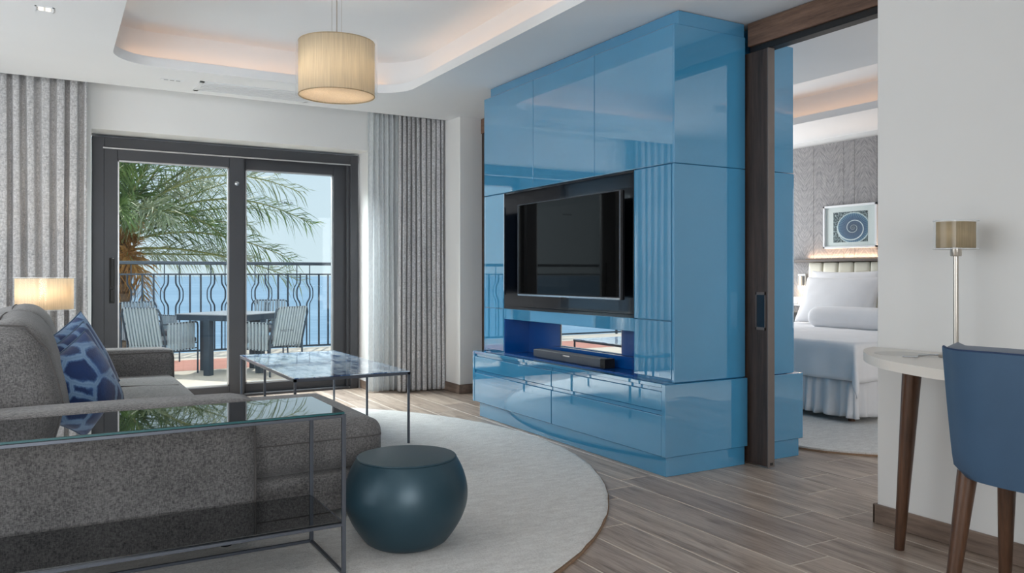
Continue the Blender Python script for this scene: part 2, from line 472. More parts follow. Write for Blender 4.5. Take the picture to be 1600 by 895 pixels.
# ------------------------------------------------------------------ mesh building
W = {}   # world matrix of every object made here
class MB:
    def __init__(self):
        self.v = []; self.f = []
    def add(self, vs_, fs_):
        o = len(self.v)
        self.v += [Vector(p) for p in vs_]
        self.f += [tuple(i + o for i in f) for f in fs_]
        return self
    def bm(self, bm):
        bm.verts.index_update()
        self.add([v.co.copy() for v in bm.verts], [tuple(v.index for v in f.verts) for f in bm.faces])
        bm.free()
        return self
    def box(self, x0, x1, y0, y1, z0, z1, bev=0.0, seg=1):
        bm = bmesh.new()
        bmesh.ops.create_cube(bm, size=1.0)
        for v in bm.verts:
            v.co = Vector((x0 + (v.co.x + .5) * (x1 - x0), y0 + (v.co.y + .5) * (y1 - y0), z0 + (v.co.z + .5) * (z1 - z0)))
        if bev > 0:
            bmesh.ops.bevel(bm, geom=list(bm.edges), offset=bev, segments=seg, affect='EDGES', profile=.5)
        return self.bm(bm)
    def rbox(self, x0, x1, y0, y1, z0, z1, r, puff=None, cuts=9, wr=0.0, seed=0):
        bm = bmesh.new()
        bmesh.ops.create_cube(bm, size=2.0)
        bmesh.ops.subdivide_edges(bm, edges=list(bm.edges), cuts=cuts, use_grid_fill=True)
        h = Vector(((x1 - x0) / 2, (y1 - y0) / 2, (z1 - z0) / 2))
        c = Vector(((x0 + x1) / 2, (y0 + y1) / 2, (z0 + z1) / 2))
        r = min(r, h.x, h.y, h.z)
        for v in bm.verts:
            u = v.co.copy()
            # squeeze the grid lines towards the edges so that the rounding is well sampled
            q = Vector([math.copysign(abs(t) ** 0.62, t) if abs(t) < 1 else t for t in u])
            p = Vector((q.x * h.x, q.y * h.y, q.z * h.z))
            inn = Vector([max(-(h[i] - r), min(h[i] - r, p[i])) for i in range(3)])
            d = p - inn
            if d.length > 1e-6: p = inn + d.normalized() * r
            if puff:
                for ax, amt in puff:
                    o = [i for i in range(3) if i != ax]
                    k = max(0, 1 - (p[o[0]] / h[o[0]]) ** 2) * max(0, 1 - (p[o[1]] / h[o[1]]) ** 2)
                    p[ax] += math.copysign(amt * k, u[ax]) * (abs(u[ax]) ** 2)
            if wr:
                nv = mnoise.noise_vector(p * 7 + Vector((seed, seed * 2, 0)))
                p += nv * wr
            v.co = p + c
        return self.bm(bm)
    def tube(self, pts, r, n=8, closed=False, caps=True):
        pts = [Vector(p) for p in pts]
        N = len(pts)
        rs = r if isinstance(r, (list, tuple)) else [r] * N
        rings = []
        up0 = None
        for i, p in enumerate(pts):
            if closed: t = pts[(i + 1) % N] - pts[i - 1]
            elif i == 0: t = pts[1] - pts[0]
            elif i == N - 1: t = pts[-1] - pts[-2]
            else: t = (pts[i + 1] - p).normalized() + (p - pts[i - 1]).normalized()
            if t.length < 1e-9: t = Vector((0, 0, 1))
            t.normalize()
            if up0 is None:
                up0 = Vector((0, 0, 1)) if abs(t.z) < .9 else Vector((1, 0, 0))
            a = t.cross(up0)
            if a.length < 1e-6:
                up0 = Vector((0, 1, 0)); a = t.cross(up0)
            a.normalize(); b = a.cross(t).normalized(); up0 = b
            rings.append([p + (a * math.cos(k * 2 * PI / n) + b * math.sin(k * 2 * PI / n)) * rs[i] for k in range(n)])
        vs_ = [q for ring in rings for q in ring]
        fs_ = []
        for i in range(N if closed else N - 1):
            j = (i + 1) % N
            for k in range(n):
                fs_.append((i * n + k, i * n + (k + 1) % n, j * n + (k + 1) % n, j * n + k))
        if not closed and caps:
            fs_.append(tuple(range(n - 1, -1, -1)))
            fs_.append(tuple((N - 1) * n + k for k in range(n)))
        return self.add(vs_, fs_)
    def lathe(self, prof, n=48, c=(0, 0, 0), cap0=True, cap1=True, sx=1.0, sy=1.0):
        vs_ = []; fs_ = []
        for (r, z) in prof:
            for k in range(n):
                a = 2 * PI * k / n
                vs_.append((c[0] + r * sx * math.cos(a), c[1] + r * sy * math.sin(a), c[2] + z))
        for i in range(len(prof) - 1):
            for k in range(n):
                fs_.append((i * n + k, i * n + (k + 1) % n, (i + 1) * n + (k + 1) % n, (i + 1) * n + k))
        if cap0: fs_.append(tuple(range(n - 1, -1, -1)))
        if cap1: fs_.append(tuple((len(prof) - 1) * n + k for k in range(n)))
        return self.add(vs_, fs_)
    def prism(self, poly, z0, z1):
        n = len(poly)
        vs_ = [(p[0], p[1], z0) for p in poly] + [(p[0], p[1], z1) for p in poly]
        fs_ = [tuple(range(n - 1, -1, -1)), tuple(range(n, 2 * n))]
        for i in range(n):
            j = (i + 1) % n
            fs_.append((i, j, n + j, n + i))
        return self.add(vs_, fs_)
    def xform(self, M):
        self.v = [M @ p for p in self.v]
        return self
    def build(self, name, mat, parent=None, smooth=False, world_coords=True, angle=40, solidify=0, origin=None):
        me = bpy.data.meshes.new(name)
        o = bpy.data.objects.new(name, me)
        COL.objects.link(o)
        vs_ = self.v
        if parent is not None:
            o.parent = parent
            W[o] = W[parent].copy()
            if origin is not None:
                lo = W[parent].inverted() @ Vector(origin) if world_coords else Vector(origin)
                o.location = lo
                W[o] = W[parent] @ Matrix.Translation(lo)
                if not world_coords: vs_ = [p - lo for p in vs_]
            if world_coords:
                Mi = W[o].inverted()
                vs_ = [Mi @ p for p in vs_]
        else:
            if origin is None:
                xs = [p.x for p in vs_]; ys = [p.y for p in vs_]; zs = [p.z for p in vs_]
                origin = Vector(((min(xs) + max(xs)) / 2, (min(ys) + max(ys)) / 2, min(zs)))
            origin = Vector(origin)
            o.location = origin
            W[o] = Matrix.Translation(origin)
            vs_ = [p - origin for p in vs_]
        me.from_pydata([tuple(p) for p in vs_], [], self.f)
        me.update()
        bm = bmesh.new(); bm.from_mesh(me)
        bmesh.ops.recalc_face_normals(bm, faces=list(bm.faces))
        bm.to_mesh(me); bm.free()
        me.materials.append(MT[mat] if isinstance(mat, str) else mat)
        if smooth:
            for p in me.polygons: p.use_smooth = True
            try: me.set_sharp_from_angle(angle=math.radians(angle))
            except Exception: pass
        if solidify:
            md = o.modifiers.new('thickness', 'SOLIDIFY'); md.thickness = solidify; md.offset = 0
        return o

def tag(o, label, cat=None, group=None, kind=None):
    o['label'] = label
    if cat: o['category'] = cat
    if group: o['group'] = group
    if kind: o['kind'] = kind
    return o
def thing(name, loc, label, cat, group=None, rotz=0.0, kind=None):
    o = bpy.data.objects.new(name, None)
    o.empty_display_size = .1
    COL.objects.link(o)
    o.location = loc
    o.rotation_euler = (0, 0, rotz)
    W[o] = Matrix.Translation(Vector(loc)) @ Matrix.Rotation(rotz, 4, 'Z')
    tag(o, label, cat, group, kind)
    return o
def struct(o, label=None):
    o['kind'] = 'structure'
    if label: o['label'] = label
    return o
def copy_tree(o, parent=None):
    c = o.copy(); COL.objects.link(c)
    if parent is not None: c.parent = parent
    for ch in list(o.children):
        copy_tree(ch, c)
    return c

# ================================================================== THE ROOM SHELL
XL, XR, XB = -2.4, 3.17, 7.2          # left wall, right wall (its living-room face), bedroom head wall
YB, YW = -2.6, 7.2                    # back wall, window wall
CZ, UZ = 2.56, 2.85                   # ceiling, upper ceiling of the trays

# floor: grout bed and single planks
floor = MB().box(XL - .1, XB + .1, YB - .1, 7.62, -.12, -.0014).build('floor', 'grout')
struct(floor, 'grey brown wood look plank floor with pale joints')
PW, PL, G = 0.218, 1.20, 0.008
pl_cache = {}
def plank_mesh(w, l):
    key = (round(w, 3), round(l, 3))
    if key not in pl_cache:
        b = MB().box(-w / 2, w / 2, -l / 2, l / 2, -.011, 0, .0012)
        me = bpy.data.meshes.new('plank')
        me.from_pydata([tuple(p) for p in b.v], [], b.f); me.update()
        me.materials.append(MT['plank'])
        pl_cache[key] = me
    return pl_cache[key]
offs = [0.0, .52, .93, .31, .74, 1.08, .18, .60]
nplank = 0
i = 0
x = 2.632 - PW * 24
while x < XB:
    x0, x1 = max(x, XL), min(x + PW, XB)
    y = YB + offs[(i * 3) % 8] - PL
    while y < 7.5:
        y0, y1 = max(y, YB), min(y + PL, 7.44)
        if x1 - x0 > .02 and y1 - y0 > .03:
            vis = any(on_screen((xx, y0 + (y1 - y0) * k / 6, 0), 30) for xx in (x0, x1) for k in range(7))
            under = ((x0 + x1) / 2 - .43) ** 2 + ((y0 + y1) / 2 - 4.47) ** 2 < 1.65 ** 2
            hid = x0 > 3.25 and (y0 + y1) / 2 < 1.6 and x0 < 3.3
            if vis and not under and not hid:
                o = bpy.data.objects.new('plank', plank_mesh(x1 - x0 - G, y1 - y0 - G))
                COL.objects.link(o); o.parent = floor
                o.location = Vector(((x0 + x1) / 2, (y0 + y1) / 2, 0)) - floor.location
                nplank += 1
        y += PL
    x += PW; i += 1
print('planks', nplank)

# ceiling with two trays
def rrect(x0, x1, y0, y1, r, n=10):
    pts = []
    for cx, cy, a0 in ((x1 - r, y1 - r, 0), (x0 + r, y1 - r, PI / 2), (x0 + r, y0 + r, PI), (x1 - r, y0 + r, 3 * PI / 2)):
        for k in range(n + 1):
            a = a0 + (PI / 2) * k / n
            pts.append((cx + r * math.cos(a), cy + r * math.sin(a)))
    return pts
TRAYS = [(.345, 2.46, .9, 6.10, .30), (4.94, 6.26, 1.4, 6.05, .30)]
cb = MB()
YC = 6.84
outer = [Vector((XL - .1, YB - .1, 0)), Vector((XB + .1, YB - .1, 0)), Vector((XB + .1, YC, 0)), Vector((XL - .1, YC, 0))]
loops = [outer] + [[Vector((p[0], p[1], 0)) for p in rrect(*t)] for t in TRAYS]
tris = tessellate_polygon(loops)
flat = [p for l in loops for p in l]
cb.add([(p.x, p.y, CZ) for p in flat], [tuple(t) for t in tris])
# front drop of the curtain pocket and its roof
cb.add([(XL - .1, YC, CZ), (XB + .1, YC, CZ), (XB + .1, YC, CZ + .13), (XL - .1, YC, CZ + .13)], [(0, 1, 2, 3)])
cb.add([(XL - .1, YC, CZ + .13), (XB + .1, YC, CZ + .13), (XB + .1, YW + .1, CZ + .13), (XL - .1, YW + .1, CZ + .13)], [(0, 1, 2, 3)])
for (a, b, c, d, r) in TRAYS:
    prof = [(0, CZ), (0, CZ + .066), (.012, CZ + .07), (.13, CZ + .07), (.135, UZ - .06), (.12, UZ - .015), (.07, UZ)]
    rings = [[(p[0], p[1], z) for p in rrect(a - o, b + o, c - o, d + o, r + o)] for (o, z) in prof]
    n = len(rings[0])
    vs_ = [q for rg in rings for q in rg]
    fs_ = []
    for i in range(len(rings) - 1):
        for k in range(n):
            fs_.append((i * n + k, i * n + (k + 1) % n, (i + 1) * n + (k + 1) % n, (i + 1) * n + k))
    fs_.append(tuple((len(rings) - 1) * n + k for k in range(n)))
    cb.add(vs_, fs_)
ceil = cb.build('ceiling', 'ceiling', smooth=True, angle=30)
struct(ceil, 'white ceiling with a rounded lit tray recess')
# unseen slab added to keep sky light out above
struct(MB().box(XL - .3, XB + .3, YB - .3, YW + .45, 2.9, 3.1).build('sky_block_slab', 'ceiling'), 'unseen slab added above the ceiling to block sky light')

# walls
DX0, DX1, DZ1 = .27, 2.59, 2.27       # balcony door opening of the living room
BX0, BX1 = 5.55, 6.95                   # bedroom's opening, unseen and added for its light
wf = MB()
WT = 7.62
for (a, b) in ((XL - .1, DX0), (DX1, BX0), (BX1, XB + .1)):
    wf.box(a, b, YW, WT, -.12, 2.92)
wf.box(DX0, DX1, YW, WT, DZ1, 2.92)
wf.box(BX0, BX1, YW, WT, DZ1, 2.92)
struct(wf.build('wall_front', 'wall'), 'white window wall around the balcony door')
wl = MB().box(XL - .15, XL, YB - .1, 1.15, -.12, 2.92).box(XL - .15, XL, 6.25, WT, -.12, 2.92)
wl.box(XL - .15, XL, 1.15, 6.25, -.12, .35).box(XL - .15, XL, 1.15, 6.25, 2.45, 2.92)
struct(wl.build('wall_left', 'wall'), 'white wall behind the sofa with a long window added for light')
lw = MB()
for a, b in ((1.15, 1.21), (6.19, 6.25), (2.8, 2.86), (4.5, 4.56)): lw.box(XL - .12, XL - .06, a, b, .35, 2.45)
for a, b in ((.35, .41), (2.39, 2.45)): lw.box(XL - .12, XL - .06, 1.15, 6.25, a, b)
struct(lw.build('added_window_2', 'frame'), 'frame of the long window added for light behind the sofa')  # unseen window, made up to bring light from the side
wb = MB()
wb.box(XL - .1, -2.25, YB - .15, YB, -.12, 2.92).box(.75, XB + .1, YB - .15, YB, -.12, 2.92)
wb.box(-2.25, .75, YB - .15, YB, -.12, .25).box(-2.25, .75, YB - .15, YB, 2.45, 2.92)
struct(wb.build('wall_back', 'wall'), 'white back wall with a wide window added for light')
wr_ = MB().box(XR, 3.46, YB, 2.25, -.01, 2.92, .004)
struct(wr_.build('wall_right', 'wall'), 'plain white wall beside the desk')
struct(MB().box(3.26, 3.62, 6.61, YW, -.01, 2.72, .004).build('wall_corner', 'wall'), 'white wall pier beside the curtain')
ws = MB().box(3.46, 3.7, .0, .12, -.01, 2.92).box(5.5, XB + .1, .0, .12, -.01, 2.92).box(3.7, 5.5, 0, .12, -.01, .45).box(3.7, 5.5, 0, .12, 2.35, 2.92)
struct(ws.build('wall_bedroom_side', 'wall'), 'white side wall of the bedroom with a window added for light')
bsw = MB()
for a, b in ((3.7, 3.76), (5.44, 5.5), (4.57, 4.63)): bsw.box(a, b, .02, .08, .45, 2.35)
for a, b in ((.45, .51), (2.29, 2.35)): bsw.box(3.7, 5.5, .02, .08, a, b)
struct(bsw.build('added_window_4', 'frame'), 'frame of the window added for light in the bedroom side wall')  # unseen window, made up to hold a bedroom fill lamp
wh = MB().box(XB, XB + .15, YB, WT, -.12, 2.92).build('wall_bedroom_head', 'wall')
struct(wh, 'grey veneered panel wall behind the bed')
# veneer boards with narrow joints, alternating wide and narrow
y = 6.62
k = 0
seams = [6.62, 6.17, 5.87, 5.49, 5.36, 5.10, 4.84, 4.48, 4.34, 4.06, 3.68, 3.4]
for a, b in zip(seams[:-1], seams[1:]):
    MB().box(XB - .018, XB - .001, b + .0012, a - .0012, .02, 2.5, .001).build('panel', 'chevron', parent=wh, origin=(XB - .01, (a + b) / 2, 1.2))

# baseboards
def base(name, *boxes, label=''):
    m = MB()
    for b_ in boxes: m.box(*b_, .003)
    return struct(m.build(name, 'base'), label)
base('baseboard_right', (XR - .014, XR, YB, 2.262, 0, .085), (XR - .014, 3.46, 2.251, 2.264, 0, .085), label='wood look baseboard along the white wall')
base('baseboard_front', (DX1, 3.26, YW - .014, YW, 0, .085), (DX1 - .001, DX1 + .013, YW, 7.44, 0, .085), (XL, DX0, YW - .014, YW, 0, .085), label='grey baseboard under the window wall')
base('baseboard_corner', (3.247, 3.26, 6.597, YW - .015, 0, .085), (3.247, 3.62, 6.596, 6.61, 0, .085), label='grey baseboard around the wall pier')

# frame of the invented window behind the camera, added to let light in
bw = MB()
for a, b in ((-2.25, -2.19), (.69, .75), (-1.25, -1.19), (-.28, -.22)): bw.box(a, b, YB - .12, YB - .06, .25, 2.42)
for a, b in ((.25, .31), (2.39, 2.45)): bw.box(-2.25, .75, YB - .12, YB - .06, a, b)
struct(bw.build('added_window_3', 'frame'), 'frame of the wide window added for light in the back wall')

# ------------------------------------------------------------------ balcony sliding door
door = bpy.data.objects.new('door_1', None); COL.objects.link(door)
door.location = (1.43, 7.5, 0); W[door] = Matrix.Translation((1.43, 7.5, 0))
struct(door, 'charcoal framed sliding glass balcony door')
FX0, FX1, FZ = .285, 2.572, 2.25
m = MB()
m.box(FX0, FX0 + .095, 7.44, 7.60, 0, FZ, .004).box(FX1 - .075, FX1, 7.44, 7.60, 0, FZ, .004)
m.box(FX0 + .093, FX1 - .073, 7.441, 7.599, FZ - .085, FZ - .0005, .003).box(FX0 + .093, FX1 - .073, 7.441, 7.599, -.04, .022, .003)
m.box(FX1 - .105, FX1 - .07, 7.47, 7.5, .0, FZ - .05, .003)
m.build('door_frame', 'frame', parent=door)
MB().box(FX0 + .08, FX1 - .078, 7.434, 7.4405, FZ - .099, FZ - .086, .002).build('track_strip', 'alu', parent=door)
def sash(x0, x1, y0, y1, z0, z1, gx0, gx1, gz0, gz1, handle):
    m = MB()
    m.box(x0, gx0, y0, y1, z0, z1, .004).box(gx1, x1, y0, y1, z0, z1, .004)
    m.box(gx0 - .002, gx1 + .002, y0, y1, gz1, z1, .004).box(gx0 - .002, gx1 + .002, y0, y1, z0, gz0, .004)
    s = m.build('sash', 'frame', parent=door)
    g = MB()
    e = .012
    yb = y0 + .012
    g.box(gx0, gx0 + e, yb, y1 - .004, gz0, gz1).box(gx1 - e, gx1, yb, y1 - .004, gz0, gz1)
    g.box(gx0, gx1, yb, y1 - .004, gz1 - e, gz1).box(gx0, gx1, yb, y1 - .004, gz0, gz0 + e)
    g.build('glazing_bead', 'alu', parent=s)
    ym = (y0 + y1) / 2
    pn = MB().box(gx0, gx1, ym - .003, ym + .003, gz0, gz1).build('pane', 'glass', parent=s)
    return s, ym
s1, ym1 = sash(.372, 1.502, 7.435, 7.49, .02, 2.150, .476, 1.372, .105, 2.062, True)
s2, ym2 = sash(1.42, FX1 - .074, 7.515, 7.57, .02, 2.168, 1.53, 2.352, .105, 2.062, False)
hb = MB().box(.412, .452, 7.425, 7.437, .86, 1.24, .004).build('handle', 'black', parent=s1)
MB().box(.419, .445, 7.40, 7.426, 1.0, 1.24, .005).box(.416, .448, 7.41, 7.427, .87, .98, .006).build('handle_lever', 'black', parent=s1)
lk = MB().lathe([(.0, 0), (.019, 0), (.019, .008), (.012, .012), (0, .012)], 20, cap0=False, cap1=False)
lk.xform(Matrix.Translation((1.437, 7.434, 1.917)) @ Matrix.Rotation(PI / 2, 4, 'X')).build('lock_disc', 'silver', parent=s1, smooth=True)
def lettering(txt, cx, y, cz, h, parent):
    cu = bpy.data.curves.new('lettering', 'FONT')
    cu.body = txt; cu.size = h * 1.4; cu.align_x = 'CENTER'; cu.align_y = 'CENTER'; cu.extrude = .0003
    cu.space_character = 1.25
    cu.materials.append(MT['black'])
    o = bpy.data.objects.new('lettering', cu); COL.objects.link(o)
    o.parent = parent
    Mw = W[parent].inverted() @ (Matrix.Translation((cx, y, cz)) @ Matrix.Rotation(PI / 2, 4, 'X'))
    o.matrix_local = Mw
    return o
lettering('WESTIN', .955, ym1 - .004, 1.775, .020, s1)
lettering('WESTIN', 1.91, ym2 - .004, 1.775, .020, s2)
lettering('WESTIN', 1.91, ym2 - .004, .575, .020, s2)
# frame of the bedroom opening added for light, out of sight from here
m = MB()
for a, b in ((BX0, BX0 + .08), (BX1 - .08, BX1), (6.21, 6.29)): m.box(a, b, 7.44, 7.56, 0, DZ1)
m.box(BX0, BX1, 7.44, 7.56, DZ1 - .08, DZ1).box(BX0, BX1, 7.44, 7.56, -.04, .06)
struct(m.build('added_door_4', 'frame'), 'charcoal frame of the unseen bedroom opening added for light')

# ------------------------------------------------------------------ curtains
def curtain(name, label, x0, x1, yc, amp, n, z0, z1, mat, group, seed=0, flare=0.0, cat='curtain'):
    rnd = random.Random(seed)
    N = int(n * 10)
    ph = [rnd.uniform(-.5, .5) for _ in range(64)]
    am = [rnd.uniform(.65, 1.15) for _ in range(64)]
    zs = [z0, z0 + .03, z0 + .3, z0 + .7, z0 + 1.1, z0 + 1.5, z0 + 1.9, z0 + 2.2, z1 - .12, z1]
    vs_ = []; fs_ = []
    for zi, z in enumerate(zs):
        t = (z - z0) / (z1 - z0)
        for i in range(N + 1):
            s = i / N
            q = s * n
            k = int(q) % 64
            fr = q - int(q)
            a = am[k] * (1 - fr) + am[(k + 1) % 64] * fr
            p = ph[k] * (1 - fr) + ph[(k + 1) % 64] * fr
            th = 2 * PI * (q + .22 * p + .06 * math.sin(t * 4 + k))
            xx = x0 + (x1 - x0) * s + .010 * math.sin(2 * th) * a + flare * (s - .5) * (1 - t) ** 2
            sh = 2 * ((1 - math.cos(th)) / 2) ** 3 - 1 if mat == 'curtain' else math.sin(th)
            yy = yc + amp * a * sh * (0.85 + .25 * (1 - t)) * (1 if t < .97 else .8)
            vs_.append((xx, yy, z))
    M_ = N + 1
    for zi in range(len(zs) - 1):
        for i in range(N):
            fs_.append((zi * M_ + i, zi * M_ + i + 1, (zi + 1) * M_ + i + 1, (zi + 1) * M_ + i))
    o = MB().add(vs_, fs_).build(name, mat, smooth=True, angle=80, solidify=.003)
    return tag(o, label, cat, group)
curtain('curtain', 'wide pleated grey speckled curtain behind the sofa and lamp', -2.3, .24, 7.05, .05, 27, .015, 2.66, 'curtain', 'grey curtains', 3)
curtain('curtain', 'bunched grey speckled curtain between white sheer and wall pier', 2.80, 3.235, 6.97, .052, 9, .012, 2.66, 'curtain', 'grey curtains', 5, .02)
curtain('sheer_curtain', 'narrow white sheer curtain between balcony door and grey curtain', 2.55, 2.9, 7.10, .032, 7, .008, 2.66, 'sheer', 'sheer curtains', 9)
curtain('sheer_curtain', 'white sheer bunched behind the curtain next to the lamp', -.05, .235, 7.155, .02, 6, .008, 2.66, 'sheer', 'sheer curtains', 12)

# ------------------------------------------------------------------ sliding doors to the bedroom
beam = MB().box(3.50, 3.60, .2, 3.325, 2.422, 2.556, .003).build('trim_1', 'walnut_y')
struct(beam, 'dark oak header beam over the bedroom opening')
struct(MB().box(3.515, 3.585, .2, 3.32, 2.385, 2.421, .002).build('trim_2', 'black'), 'black sliding track under the oak beam')
d2 = bpy.data.objects.new('door_2', None); COL.objects.link(d2); d2.location = (3.53, 3.7, 0); W[d2] = Matrix.Translation((3.53, 3.7, 0))
struct(d2, 'dark oak sliding door pushed back between the blue cabinets')
MB().box(3.502, 3.548, 3.178, 4.25, .012, 2.384, .002).build('door_leaf', 'walnut', parent=d2)
MB().box(3.500, 3.552, 3.170, 3.179, .010, 2.384, .001).build('edge_strip', 'greywood', parent=d2)
pull = MB()
pull.box(3.498, 3.5035, 3.19, 3.262, .785, .80).box(3.498, 3.5035, 3.19, 3.262, .985, 1.0).box(3.498, 3.5035, 3.19, 3.196, .785, 1.0).box(3.498, 3.5035, 3.256, 3.262, .785, 1.0)
pull.build('pull_rim', 'greywood', parent=d2)
MB().box(3.5005, 3.5025, 3.195, 3.257, .795, .99).build('flush_pull', 'dark_panel', parent=d2)
MB().box(3.515, 3.538, 3.1685, 3.1705, .02, .035).build('floor_guide', 'black', parent=d2)
d3 = bpy.data.objects.new('door_3', None); COL.objects.link(d3); d3.location = (3.52, 6.1, 0); W[d3] = Matrix.Translation((3.52, 6.1, 0))
struct(d3, 'dark sliding door closed between cabinet and wall pier')
MB().box(3.49, 3.54, 5.52, 6.612, .01, 2.42, .002).build('door_leaf', 'walnut', parent=d3)
MB().box(3.48, 3.56, 5.52, 6.612, 2.42, 2.556, .002).build('header', 'walnut_y', parent=d3)

# ================================================================== BLUE MEDIA CABINET
cabn = thing('media_cabinet', (3.2, 4.43, 0), 'tall glossy blue media cabinet with television niche and drawers', 'cabinet')
B = .0025
BZ, SZ0, SZ1, NZ, UZ2 = .505, .767, .845, 1.713, 2.477
Y0, Y1 = 3.33, 5.545                 # main block
N0, N1 = 3.678, 5.225                # niche
XF, XBK = 2.95, 3.488                # front plane, back plane
MB().box(2.885, XBK - .01, 3.325, 5.50, .0, .106, B).build('plinth', 'blue', parent=cabn)
# base carcass and its side panel
MB().box(2.893, XBK, 3.345, 5.555, .106, .498, B).build('base_carcass', 'blue_in', parent=cabn)
MB().box(2.868, XBK, 3.312, 3.343, .108, BZ - .002, B).build('side_panel', 'blue', parent=cabn)
MB().box(2.868, XBK, 5.557, 5.588, .108, BZ - .002, B).build('side_panel', 'blue', parent=cabn)
MB().box(2.868, XBK, 3.344, 5.556, .484, BZ, .002).build('base_top', 'blue', parent=cabn)
YM = 4.45
for (a, b) in ((3.346, YM - .004), (YM + .004, 5.554)):
    dr = MB().box(2.870, 2.8925, a, b, .110, .332, B).build('drawer', 'blue', parent=cabn)
    MB().box(2.882, 2.8928, a, b, .3325, .354, .001).build('finger_groove', 'blue', parent=dr)
    dr = MB().box(2.870, 2.8925, a, b, .358, .462, B).build('drawer', 'blue', parent=cabn)
    MB().box(2.882, 2.8928, a, b, .4625, .483, .001).build('finger_groove', 'blue', parent=dr)
# side panels of the main block (towards the camera and towards the window)
for (a, b) in ((Y0, Y0 + .022), (Y1 - .022, Y1)):
    MB().box(XF - .002, XBK, a, b, BZ + .002, NZ - .002, B).build('side_panel', 'blue', parent=cabn)
    MB().box(XF - .002, XBK, a, b, NZ + .001, UZ2, B).build('side_panel', 'blue', parent=cabn)
# columns beside the niche: carcass and two doors each
for (a, b) in ((Y0 + .022, N0), (N1, Y1 - .022)):
    MB().box(XF + .022, XBK, a, b, BZ, NZ, .001).build('column_carcass', 'blue', parent=cabn)
    MB().box(XF - .004, XF + .0205, a + .003, b - .001, BZ + .018, SZ1 - .004, B).build('column_door', 'blue', parent=cabn)
    MB().box(XF - .004, XF + .0205, a + .003, b - .001, SZ1 + .001, NZ - .003, B).build('column_door', 'blue', parent=cabn)
# upper carcass and three doors
MB().box(XF + .022, XBK, Y0 + .022, Y1 - .022, NZ, UZ2, .001).build('upper_carcass', 'blue', parent=cabn)
third = (Y1 - Y0 - .012) / 3
for k in range(3):
    a = Y0 + .006 + third * k
    MB().box(XF - .004, XF + .0205, a + .0022, a + third - .0022, NZ + .003, UZ2 - .001, B).build('upper_door', 'blue', parent=cabn)
MB().box(2.985, XBK, Y0 + .008, Y1 - .04, UZ2 + .001, CZ - .004, B).build('crown_board', 'blue', parent=cabn)
# television niche
MB().box(3.20, 3.22, N0, N1, SZ1, NZ, .001).build('niche_back', 'dark_panel', parent=cabn)
MB().box(XF - .003, 3.20, N1 - .008, N1 - .0005, SZ1, NZ - .002).build('niche_side', 'dark_panel', parent=cabn)
MB().box(XF - .003, 3.20, N0 + .0005, N0 + .008, SZ1, NZ - .002).build('niche_side', 'dark_panel', parent=cabn)
MB().box(XF + .004, 3.20, N0, N1, NZ - .012, NZ - .0005).build('niche_top', 'dark_panel', parent=cabn)
MB().box(XF - .004, 3.20, N0, N1, SZ0, SZ1 - .0005, B).build('shelf', 'blue', parent=cabn)
# open compartment under it
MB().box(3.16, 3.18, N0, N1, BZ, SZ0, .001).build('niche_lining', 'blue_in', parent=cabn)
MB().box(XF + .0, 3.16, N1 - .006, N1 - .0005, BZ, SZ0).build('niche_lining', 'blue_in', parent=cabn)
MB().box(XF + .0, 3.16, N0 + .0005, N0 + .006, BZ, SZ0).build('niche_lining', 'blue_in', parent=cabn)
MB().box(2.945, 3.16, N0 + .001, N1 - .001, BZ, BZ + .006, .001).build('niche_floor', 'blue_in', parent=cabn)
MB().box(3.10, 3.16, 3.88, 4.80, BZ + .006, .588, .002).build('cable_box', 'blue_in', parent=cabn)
MB().box(3.152, 3.16, 4.06, 4.77, .59, SZ0 - .002, .001).build('mirror_panel', 'mirror', parent=cabn)

# television
tv = thing('television', (3.03, 4.48, .95), 'large flat black television mounted in the blue cabinet niche', 'television')
TY0, TY1, TZ0, TZ1 = 3.868, 5.094, .945, 1.617
MB().box(2.992, 3.030, TY0, TY1, TZ0, TZ1, .004).build('casing', 'black', parent=tv)
MB().box(2.9895, 2.9925, TY0 + .008, TY1 - .008, TZ0 + .018, TZ1 - .008, .0005).build('screen', 'screen', parent=tv)
bz = MB()
bz.box(2.9885, 2.9935, TY0, TY0 + .006, TZ0, TZ1, .001)
bz.box(2.9885, 2.9935, TY1 - .005, TY1, TZ0, TZ1, .001).box(2.9885, 2.9935, TY0, TY1, TZ1 - .005, TZ1, .001)
bz.build('bezel', 'gunmetal', parent=tv)
MB().box(2.988, 2.9936, TY0, TY1, TZ0, TZ0 + .013, .001).build('bottom_trim', 'silver', parent=tv)
MB().box(2.9925, 3.012, TY0 - .0015, TY0 + .002, TZ0, TZ1, .0005).build('side_trim', 'silver', parent=tv)
MB().box(2.986, 2.991, 4.45, 4.51, TZ0 - .008, TZ0 + .002, .001).build('sensor', 'black', parent=tv)
MB().box(3.03, 3.199, 4.33, 4.63, 1.15, 1.42, .004).build('wall_bracket', 'black', parent=tv)

# soundbar
sb = thing('soundbar', (3.02, 4.45, .511), 'long slim dark grey soundbar lying in the open blue compartment', 'soundbar')
MB().rbox(2.985, 3.065, 4.03, 4.87, .5115, .572, .012, cuts=5).build('body', 'grey', parent=sb, smooth=True)
MB().box(2.983, 2.9865, 4.06, 4.86, .518, .566, .001).build('grille', 'gunmetal', parent=sb)
MB().box(2.982, 3.067, 4.015, 4.06, .5112, .573, .004).build('end_cap', 'black', parent=sb)
MB().box(2.9815, 2.9835, 4.40, 4.48, .551, .559).build('badge', 'silver', parent=sb)

